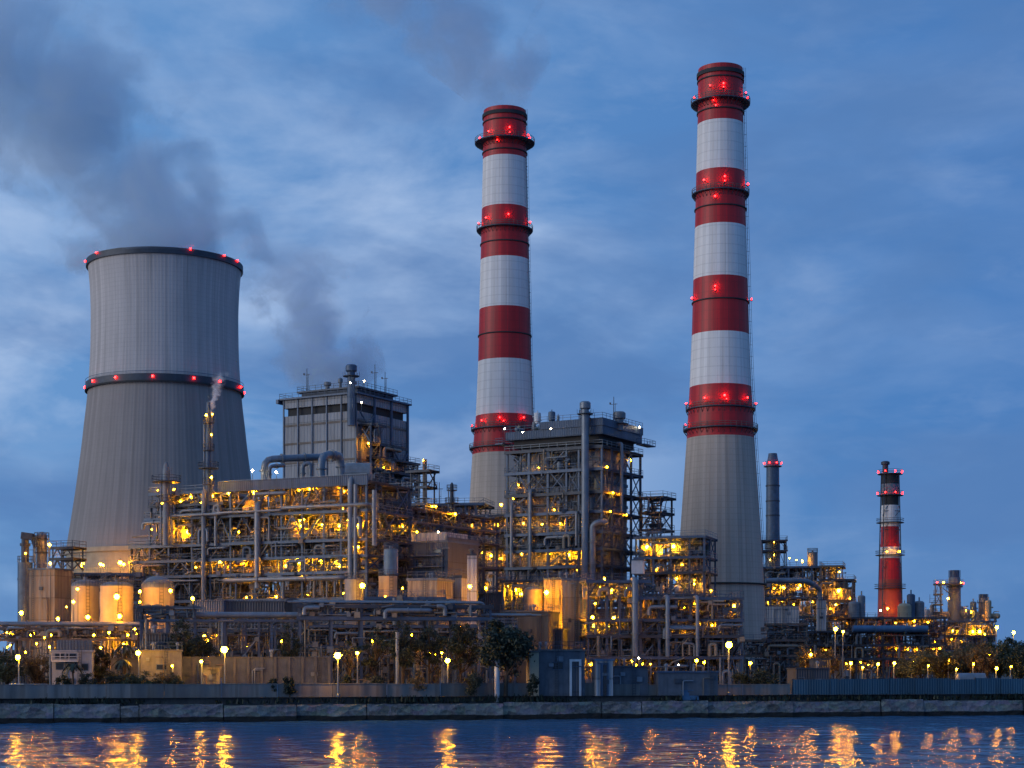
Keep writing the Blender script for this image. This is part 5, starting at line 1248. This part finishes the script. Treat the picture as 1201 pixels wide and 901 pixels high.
rt, fr = qbuilding(632, 686, 763.5, 268, 7, 'dark blue flat roofed gatehouse with pale door surround', 'brick_dark', 'concrete_dark', 'gatehouse', windows=((648,660,777,785),), doors=((670.5,679,776,'paint_white'),))
qbuilding(621, 632, 765, 267, 3, 'narrow pinkish pier joined to the dark gatehouse', 'tank_cream', name='pier_wall', cat='wall')
qbuilding(699, 719, 775, 269, 3, 'pale blue steel cabin beside the dark gatehouse', 'clad_white', 'paint_blue', name='site_cabin', doors=((707,711,780,'steel'),))
qbuilding(720, 760, 783, 272, 4, 'low dark store with flat roof beyond the pale blue cabin', 'brick_dark', 'steel_dark', name='store')
qbuilding(772, 842, 789, 272, 3, 'long low grey store behind the parapet below the low steelwork', 'brick_dark', 'steel', name='store')
qbuilding(934, 972, 785, 300, 5, 'low dark store behind the blue fence below the white riser', 'clad_dark', 'steel_dark', name='store')
qbuilding(958, 974, 774, 310, 4, 'blocky dark kiosk behind the blue fence', 'clad_dark', 'steel_dark', name='kiosk')
# horizontal tanker body at the downstream yard
mb = MB(); t = MB(); t.lathe([(.3,-2.6),(1.1,-2.3),(1.1,2.3),(.3,2.6)],16); mb._add([(z,x,y+1.7) for x,y,z in t.v], t.f, True)
for x in (-1.5,1.5): mb.box(x-.2,x+.2,-.8,.8,0,1.0)
tag(mb.build('horizontal_drum','galvanised',None,(SX(1139,300),300,G+.6)), 'pale horizontal drum on saddles before the downstream trees', 'drum')
# parked vans on the quay by the white house
def van(px, D, label, body='paint_white'):
    rt2 = empty('parked_van', (SX(px,D),D,G), R(9)); tag(rt2, label, 'van', None)
    mb = MB(); mb.prism([(-2.3,-.85),(1.5,-.85),(2.2,-.8),(2.2,.8),(1.5,.85),(-2.3,.85)], .45, 1.15); mb.prism([(-2.25,-.8),(.9,-.8),(.9,.8),(-2.25,.8)], 1.153, 2.0); mb._add([(.9,-.8,1.153),(1.7,-.75,1.153),(1.7,.75,1.153),(.9,.8,1.153),(.9,-.8,1.99),(.95,-.78,1.99),(.95,.78,1.99),(.9,.8,1.99)],[(0,1,5,4),(1,2,6,5),(2,3,7,6),(4,5,6,7)]); mb.build('body', body, rt2)
    for x in (-1.9,-.9,.1): mb = MB(); mb.box(x,x+.75,-.83,-.803,1.3,1.8); mb.build('window', 'glass_dark', rt2)
    for x in (-1.5,1.3):
        for y in (-.8,.8):
            mb = MB(); t = MB(); t.lathe([(.34,-.12),(.34,.12)],14); mb._add([(a_+x,c_+y,b_+.34) for a_,b_,c_ in t.v], t.f, False); mb.build('wheel', 'soot_gap_black', rt2)
for px, t in ((30,'white van parked beside the white river house at the quay edge'),(47,'grey van parked against the wall of the white river house')): van(px, 256, t, 'paint_white' if px < 40 else 'vessel_grey')
mb = MB(); mb.box(-1.4,1.4,-.6,.6,0,1.5); mb.box(-1.5,1.5,-.7,.7,1.503,1.6); mb.box(-1.1,-.2,-.64,-.603,.2,1.2); mb.box(.2,1.1,-.64,-.603,.2,1.2)
tag(mb.build('equipment_locker','paint_blue',None,(*qline(qx(808,1.0),1.0),2.75),quay.phi),'small blue equipment locker on the quay ledge','locker')

# street lamps
for px, py, D, s_, t in ((263,762,260,'x','glaring street lamp before the grey yard wall beside small hut'),(396,769,259,'x','glaring street lamp past the end of the grey yard wall'),(162,766,262,'b','street lamp before the low grey lean to shed'),(21,771,256,'b','street lamp beside the parked white van'),(525,775,266,'b','street lamp among trees under the upper river pipe rack'),
      (855,756.5,276,'x','glaring tall street lamp at the foot of the tallest chimney'),(980,738,330,'b','tall street lamp before the rusty frame downstream'),(989,741,340,'m','slightly farther street lamp beside the tall one at rusty frame'),(1169,736,440,'b','tall street lamp just past the farthest unit'),(1189,742,430,'b','last tall street lamp among the downstream trees'),
      (998,778,310,'m','short street lamp behind the blue fence below the rusty frame'),(1049,778,312,'m','short street lamp behind the blue fence below lattice chimney'),(1169,784,306,'m','low street lamp in the downstream tree clump'),(419,766,272,'m','small street lamp near the upper river pipe rack column'),(236,776,262,'m','short lamp post standing by the small hut'),(202,781,262,'s','short lamp post at the corner of the square grey house'),
      (58,759,275,'s','short lamp post behind the white river house'),(504,767,280,'s','farther short lamp post among the rack trees'),(518,766,282,'s','middle short lamp post among the rack trees'),(951,768,320,'m','lamp post beside the small amber lit trees'),(1070,776,320,'m','lamp post at the start of the downstream trees'),(1122,785,305,'s','low lamp post by the pale horizontal drum'),(1030,779,320,'m','lamp post behind the middle of the blue fence'),(1012,783,320,'s','tiny lamp post behind the blue fence'),(134,778,270,'s','tiny lamp post beside the palm tree')):
    street_lamp(px, py, D, t, s_, 'street lamps along the quay')
rz_ = random.Random(99)
for k, (px, py) in enumerate(((12,757),(30,765),(43,755),(52,748),(36,745),(8,742),(110,745),(118,760),(60,745),(128,742),(150,745),(158,738))):
    dlamp(px, py, rz_.uniform(284,296), 's', 'tiny amber lamp under the low rack before the cream tanks', 'tiny lamps under the low rack')
for px, py, t in ((244,752,'dim lamp in the trees under the fat pale pipe'),(289,759,'amber lamp among pipes under the fat pale pipe'),(330,752,'small lamp below the long dark shed'),(437,752,'small lamp below the upper river rack near its second column'),(483,745,'small lamp high in the rack trees'),(545,752,'small lamp behind the round tree'),(540,735,'tiny lamp between the rack and the slim vent tower')):
    dlamp(px, py, 292, 's', t, 'small lamps under the river racks')

# ------------------------------------------------------------------ trees
def tree(px, ybase_D, ytop, wpx, label, leaf='leaf_dark', dens=1.0, bare=0., name='tree', seed=1, trunk=.28, lift=.35, group=None):
    D = ybase_D; rg = random.Random(seed); hh = SZ(ytop, D)-G; rw_ = wpx/2*D/K
    rt2 = empty(name, (SX(px,D), D, G), rg.random()*6); tag(rt2, label, 'tree' if name != 'bush' else 'bush', group)
    mb = MB(); ends = []
    if name != 'bush':
        th = hh*lift; bend = rg.uniform(-.3,.3)
        mb.tube([(0,0,-.1),(bend*.4,0,th*.5),(bend,.1,th),(bend*.6,0,hh*.75)], [trunk,trunk*.8,trunk*.65,trunk*.2], 8)
        for k in range(9):
            a = 2*PI*k/9+rg.uniform(-.3,.3); z0 = th*rg.uniform(.75,1.5); L = rw_*rg.uniform(.55,.95); z1 = min(hh*.95, z0+hh*rg.uniform(.12,.42))
            p0 = Vector((bend*.8,0,z0)); p2 = Vector((L*math.cos(a),L*math.sin(a),z1)); pm = (p0+p2)/2+Vector((0,0,-.25))
            mb.tube([p0,pm,p2], [trunk*.45,trunk*.28,.04], 6); ends.append(p2)
            for q in range(2):
                p3 = p2+Vector((rg.uniform(-1,1),rg.uniform(-1,1),rg.uniform(.2,1.2)))*rw_*.35; mb.tube([pm,p3], [trunk*.2,.03], 5); ends.append(p3)
        mb.build('trunk', 'bark', rt2)
    else: th = 0
    lf = MB(); nc = int(46*dens)
    z0 = th*.75; ch = hh-z0
    nc = int(nc*1.35)
    for k in range(nc):
        for _ in range(20):
            x, y, z = rg.uniform(-1,1), rg.uniform(-1,1), rg.uniform(-1,1)
            if .25 < x*x+y*y+z*z < 1: break
        lump = .8+.45*noise.noise(Vector((x*1.6+seed,y*1.6,z*1.6)))
        c = Vector((x*rw_*lump, y*rw_*lump, z0+ch*.5+z*ch*.5*min(1,lump)))
        if ends and rg.random() < .45: c = rg.choice(ends)+Vector((rg.gauss(0,.3),rg.gauss(0,.3),rg.gauss(0,.3)))
        cr = rw_*rg.uniform(.16,.34)
        if rg.random() < bare: continue
        nl = int(rg.uniform(50,100)); ls = max(.13, min(.3, rw_*.07))
        for q in range(nl):
            d_ = Vector((rg.gauss(0,1),rg.gauss(0,1),rg.gauss(0,.75)))*cr*.6; p = c+d_
            if p.z < .05: continue
            a = Vector((rg.uniform(-1,1),rg.uniform(-1,1),rg.uniform(-1,1))).normalized(); b_ = a.cross(Vector((rg.uniform(-1,1),rg.uniform(-1,1),rg.uniform(-1,1)))).normalized()
            s1 = ls*rg.uniform(.6,1.4); s2 = s1*.55
            lf._add([tuple(p-a*s1),tuple(p+b_*s2),tuple(p+a*s1),tuple(p-b_*s2)], [(0,1,2,3)])
    lf.build('crown' if name != 'bush' else 'foliage', leaf, rt2)
    if name == 'bush':
        mb.tube([(0,0,0),(.1,0,hh*.5)], [.08,.03], 5); mb.tube([(0,0,0),(-.2,.1,hh*.4)], [.06,.03], 5); mb.build('stem', 'bark', rt2)
tree(593, 266, 731, 60, 'dense dark round tree beside the gatehouse', 'leaf_dark', 1.9, 0, seed=2, trunk=.35)
tree(216, 272, 722, 34, 'dark tree rising behind the square grey house', 'leaf_dark', 1.1, .1, seed=3)
tree(237, 276, 745, 26, 'smaller dark tree behind the grey yard wall end', 'leaf_dark', .9, .1, seed=4)
tree(117, 268, 750, 22, 'narrow dark tree beside the white river house', 'leaf_dark', .9, 0, seed=5, lift=.2)
tree(143, 270, 756, 26, 'sparse leafy tree between river house and lean to shed', 'leaf_mid', .55, .15, seed=6)
tree(440, 276, 735, 34, 'thin dark tree at the upper river rack second column', 'leaf_dark', .7, .2, seed=7)
tree(472, 272, 728, 36, 'tall dark tree behind the pale double pole', 'leaf_dark', 1.2, .1, seed=8)
tree(503, 275, 730, 34, 'loose dark tree in the middle of the rack trees', 'leaf_dark', .8, .2, seed=9)
tree(540, 274, 728, 40, 'wide dark tree next to the dense round tree', 'leaf_dark', 1.2, .15, seed=10)
tree(410, 274, 742, 24, 'thin bare branched tree beside the glaring lamp', 'leaf_dark', .3, .4, seed=11)
tree(340, 275, 728, 26, 'dark tree under the long dark shed', 'leaf_dark', .8, .1, seed=12)
rb = random.Random(44)
for k, (px, D, yt, wp, lf_, t) in enumerate(((966,318,757,26,'leaf_amber_lit','small amber lit tree behind the dark kiosk'),(948,322,752,30,'leaf_amber_lit','round amber lit tree below the rusty gantry'),(1080,316,760,32,'leaf_mid','first dark tree of the downstream row'),(1102,320,752,40,'leaf_mid','broad dark tree in the downstream row'),(1126,324,756,34,'leaf_amber_lit','amber tinted tree behind the pale horizontal drum'),(1150,318,752,34,'leaf_amber_lit','amber tinted tree before the farthest unit'),(1172,322,748,38,'leaf_mid','tall tree beside the low street lamp'),(1196,316,756,36,'leaf_dark','dark tree at the downstream frame end'),(1060,330,768,24,'leaf_mid','low tree below the lattice chimney'),(1188,420,746,40,'leaf_dark','distant tree under the last tall street lamp'),(1215,380,750,50,'leaf_dark','darkest tree past the last street lamp'),(1135,340,748,30,'leaf_mid','tree half hidden behind the amber tinted pair'),(8,276,762,34,'leaf_mid','dim tree behind the parked vans'),(42,280,764,30,'leaf_amber_lit','amber flecked tree behind the white river house'))):
    tree(px, D, yt, wp, t, lf_, 1.0, .12, seed=60+k, lift=.25)
for k, (px, yt, wp, lf_, t) in enumerate(((104,785,24,'leaf_dark','dark bush at the corner of the white river house'),(135,784,28,'leaf_dark','dark bush before the lean to shed'),(152,787,22,'leaf_mid','brownish bush before the lean to shed door'),(171,786,26,'leaf_mid','amber edged bush before the square grey house'),(190,786,26,'leaf_amber_lit','lighter bush under the dark house window'),(204,788,18,'leaf_mid','small bush at the house corner'),(75,788,20,'leaf_dark','dark bush under the river house balcony'),(340,792,16,'leaf_dark','dark bush against the yard wall'),(440,790,22,'leaf_dark','low bush at the foot of the rack trees'),(408,792,18,'leaf_dark','low bush beside the glaring street lamp'),(556,786,26,'leaf_dark','low bush beside the round tree'),(490,789,24,'leaf_amber_lit','lamp lit bush below the rack trees'),(625,790,14,'leaf_dark','small bush by the pinkish pier'),(895,784,36,'leaf_dark','dark bush row piece by the tallest chimney foot'),(868,786,24,'leaf_dark','bush beside the tall glaring street lamp'),(320,793,12,'leaf_dark','tiny bush near the yard wall end'))):
    tree(px, 258 if px < 400 else 264 if px < 700 else 285, yt, wp, t, lf_, .55, 0, 'bush', 90+k)
for px, py, D, t in ((1089,781,312,'among the first dark trees'),(1113,774,318,'inside the broad dark tree'),(1142,779,313,'beyond the pale horizontal drum'),(1160,768,322,'between the trees before the farthest unit'),(1186,782,311,'near the frame end trees'),(958,781,313,'beside the dark kiosk'),(940,770,334,'under the rusty gantry edge')):
    street_lamp(px, py, D, f'added short lamp post {t}', 's', 'added lamp posts in the downstream trees', 'dim')  # posts added among the crowns so the trees glow amber
# palms
def palm(px, D, ytop, label, seed):
    rg = random.Random(seed); hh = SZ(ytop,D)-G; rt2 = empty('palm_tree', (SX(px,D),D,G)); tag(rt2, label, 'palm tree', 'palms by the river houses')
    mb = MB(); mb.tube([(0,0,-.1),(.1,0,hh*.5),(0,0,hh)], [.2,.15,.13], 8); mb.build('trunk','bark',rt2)
    lf = MB()
    for k in range(16):
        a = 2*PI*k/16+rg.uniform(-.2,.2); L = rg.uniform(1.3,1.9); up = rg.uniform(.1,1.1); pr = Vector((0,0,hh))
        for q in range(1,7):
            t = q/6; p = Vector((math.cos(a)*L*t, math.sin(a)*L*t, hh+up*t-1.6*t*t)); sd = Vector((-math.sin(a),math.cos(a),0))*.3*(1-t*.6)
            lf._add([tuple(pr-sd),tuple(pr+sd),tuple(p+sd+Vector((0,0,-.15))),tuple(p-sd+Vector((0,0,-.15)))],[(0,1,2,3)]); pr = p
    lf.build('crown','leaf_dark',rt2)
palm(85, 257, 780, 'short palm before the white river house', 1); palm(144, 262, 775, 'palm standing before the lean to shed', 2); palm(146, 268, 757, 'taller palm behind the lean to shed', 3)
# far tree line
mb = MB(); rg = random.Random(12)
for k in range(26000):
    x = rg.uniform(-700, 900); base_h = 15+6*noise.noise(Vector((x*.012,1,0)))+4*noise.noise(Vector((x*.05,2,0)))+2.5*noise.noise(Vector((x*.2,7,0)))
    z = rg.random()**.6*base_h; y = 1150+rg.uniform(-20,20); s_ = rg.uniform(.8,1.9); a = rg.random()*6
    mb._add([(x-s_*math.cos(a),y-s_*math.sin(a),G+z-s_*.5),(x+s_*math.cos(a),y+s_*math.sin(a),G+z-s_*.4),(x+s_*.5,y,G+z+s_),(x-s_*.6,y,G+z+s_*.7)],[(0,1,2,3)])
tag(mb.build('treeline', 'leaf_dark'), 'far dark line of trees along the horizon beyond the plant', 'tree line', kind='stuff')

tag(STUFF.mesh and STUFF.build('pipework', ['vessel_grey','pipe_tan','steel_dark']), 'fine tangle of small pipes filling the decks of the plant', 'pipework', kind='stuff')

# ------------------------------------------------------------------ steam and smoke
def plume(label, base, height, axis, rad, dens, nscale, col, seed, ysq=1.0, amp=1.0):
    """axis(z) -> sideways drift in metres as a*z + b*z^2 ; radius r0 + r1*z"""
    a_, b_, ay = axis; r0, r1 = rad
    m, nt, pb = new_mat('steam_'+str(seed)); nt.nodes.remove(pb)
    oc = objcoord(nt); s = nt.nodes.new('ShaderNodeSeparateXYZ'); nt.links.new(oc, s.inputs[0]); z = s.outputs[2]
    cx_ = math_node(nt,'ADD', math_node(nt,'MULTIPLY', z, a_), math_node(nt,'MULTIPLY', math_node(nt,'MULTIPLY', z, z), b_))
    dx = math_node(nt,'SUBTRACT', s.outputs[0], cx_); dy = math_node(nt,'MULTIPLY', math_node(nt,'SUBTRACT', s.outputs[1], math_node(nt,'MULTIPLY', z, ay)), ysq)
    rr = math_node(nt,'ADD', math_node(nt,'MULTIPLY', z, r1), r0)
    dist = math_node(nt,'DIVIDE', math_node(nt,'SQRT', math_node(nt,'ADD', math_node(nt,'MULTIPLY', dx, dx), math_node(nt,'MULTIPLY', dy, dy))), rr)
    n = nt.nodes.new('ShaderNodeTexNoise'); n.inputs['Scale'].default_value = nscale; n.inputs['Detail'].default_value = 6; n.inputs['Roughness'].default_value = .58; n.inputs['Distortion'].default_value = .5
    mp = nt.nodes.new('ShaderNodeMapping'); mp.inputs['Location'].default_value = (seed*7.3, seed*3.1, 0); nt.links.new(oc, mp.inputs[0]); nt.links.new(mp.outputs[0], n.inputs['Vector'])
    body = math_node(nt,'ADD', math_node(nt,'SUBTRACT', .95, dist), math_node(nt,'MULTIPLY', math_node(nt,'SUBTRACT', n.outputs['Fac'], .5), 5.0*amp))
    dd = math_node(nt,'MULTIPLY', body, 1.6, True)
    fade = ramp(nt, math_node(nt,'DIVIDE', z, height), [(0., 1.), (.25, .75), (.6, .6), (1., .0)])
    dd = math_node(nt,'MULTIPLY', math_node(nt,'MULTIPLY', dd, fade), dens)
    v = nt.nodes.new('ShaderNodeVolumePrincipled'); v.inputs['Color'].default_value = (*col,1); v.inputs['Anisotropy'].default_value = .1
    nt.links.new(dd, v.inputs['Density']); nt.links.new(v.outputs[0], nt.nodes['Material Output'].inputs['Volume'])
    m.cycles.volume_step_rate = .5 if hasattr(m, 'cycles') else 1
    mb = MB(); prof = []
    N = 16; vs = []; fs = []; ns = 20
    for k in range(N+1):
        z_ = height*k/N; c_ = a_*z_+b_*z_*z_; q = (r0+r1*z_)*1.5
        for j in range(ns): vs.append((c_+q*math.cos(2*PI*j/ns), ay*z_+q*math.sin(2*PI*j/ns)/ysq, z_))
    for k in range(N):
        for j in range(ns): fs.append((k*ns+j, k*ns+(j+1)%ns, (k+1)*ns+(j+1)%ns, (k+1)*ns+j))
    fs.append(tuple(reversed(range(ns)))); fs.append(tuple(range(N*ns,(N+1)*ns)))
    mb._add(vs, fs, True)
    tag(mb.build('smoke', 'steam_'+str(seed), None, base), label, 'steam', kind='stuff')
plume('broad grey steam drifting upwards from the mouth of the cooling tower', (twx, DT, ztop-.5), 118, (-.50, -.0035, 0), (27, .20), .07, .033, (.78,.90,1), 1, amp=1.25)
plume('dark smoke column leaning away above the clad boiler house', (SX(396,460), 460, SZ(458,460)), 40, (-.40, .001, 0), (10, .06), .2, .085, (.76,.88,1), 2, amp=1.15)
plume('thin smoke trailing from the top of the shorter striped chimney', (SX(590,500), 500, SZ(130,500)), 50, (-.2, -.014, 0), (5, .55), .09, .06, (.78,.89,1), 3, amp=1.3)
plume('small white steam puff leaving the slender steel column', (SX(247,345), 345, SZ(486,345)), 8.5, (.12, .02, 0), (.45, .10), 1.6, .9, (.97,.95,.94), 4)
m, nt, pb = new_mat('haze_air'); nt.nodes.remove(pb)
v = nt.nodes.new('ShaderNodeVolumePrincipled'); v.inputs['Color'].default_value = (.80,.88,1,1); v.inputs['Density'].default_value = HAZE; v.inputs['Anisotropy'].default_value = .88
nt.links.new(v.outputs[0], nt.nodes['Material Output'].inputs['Volume'])
mb = MB(); mb.box(-900, 900, -60, 1300, -1, 320)
if HAZE > 0: tag(mb.build('haze', 'haze_air'), kind='stuff')
print('lamps', NLAMP, 'pipes', NP, 'vessels', NV, 'objects', len(bpy.data.objects))
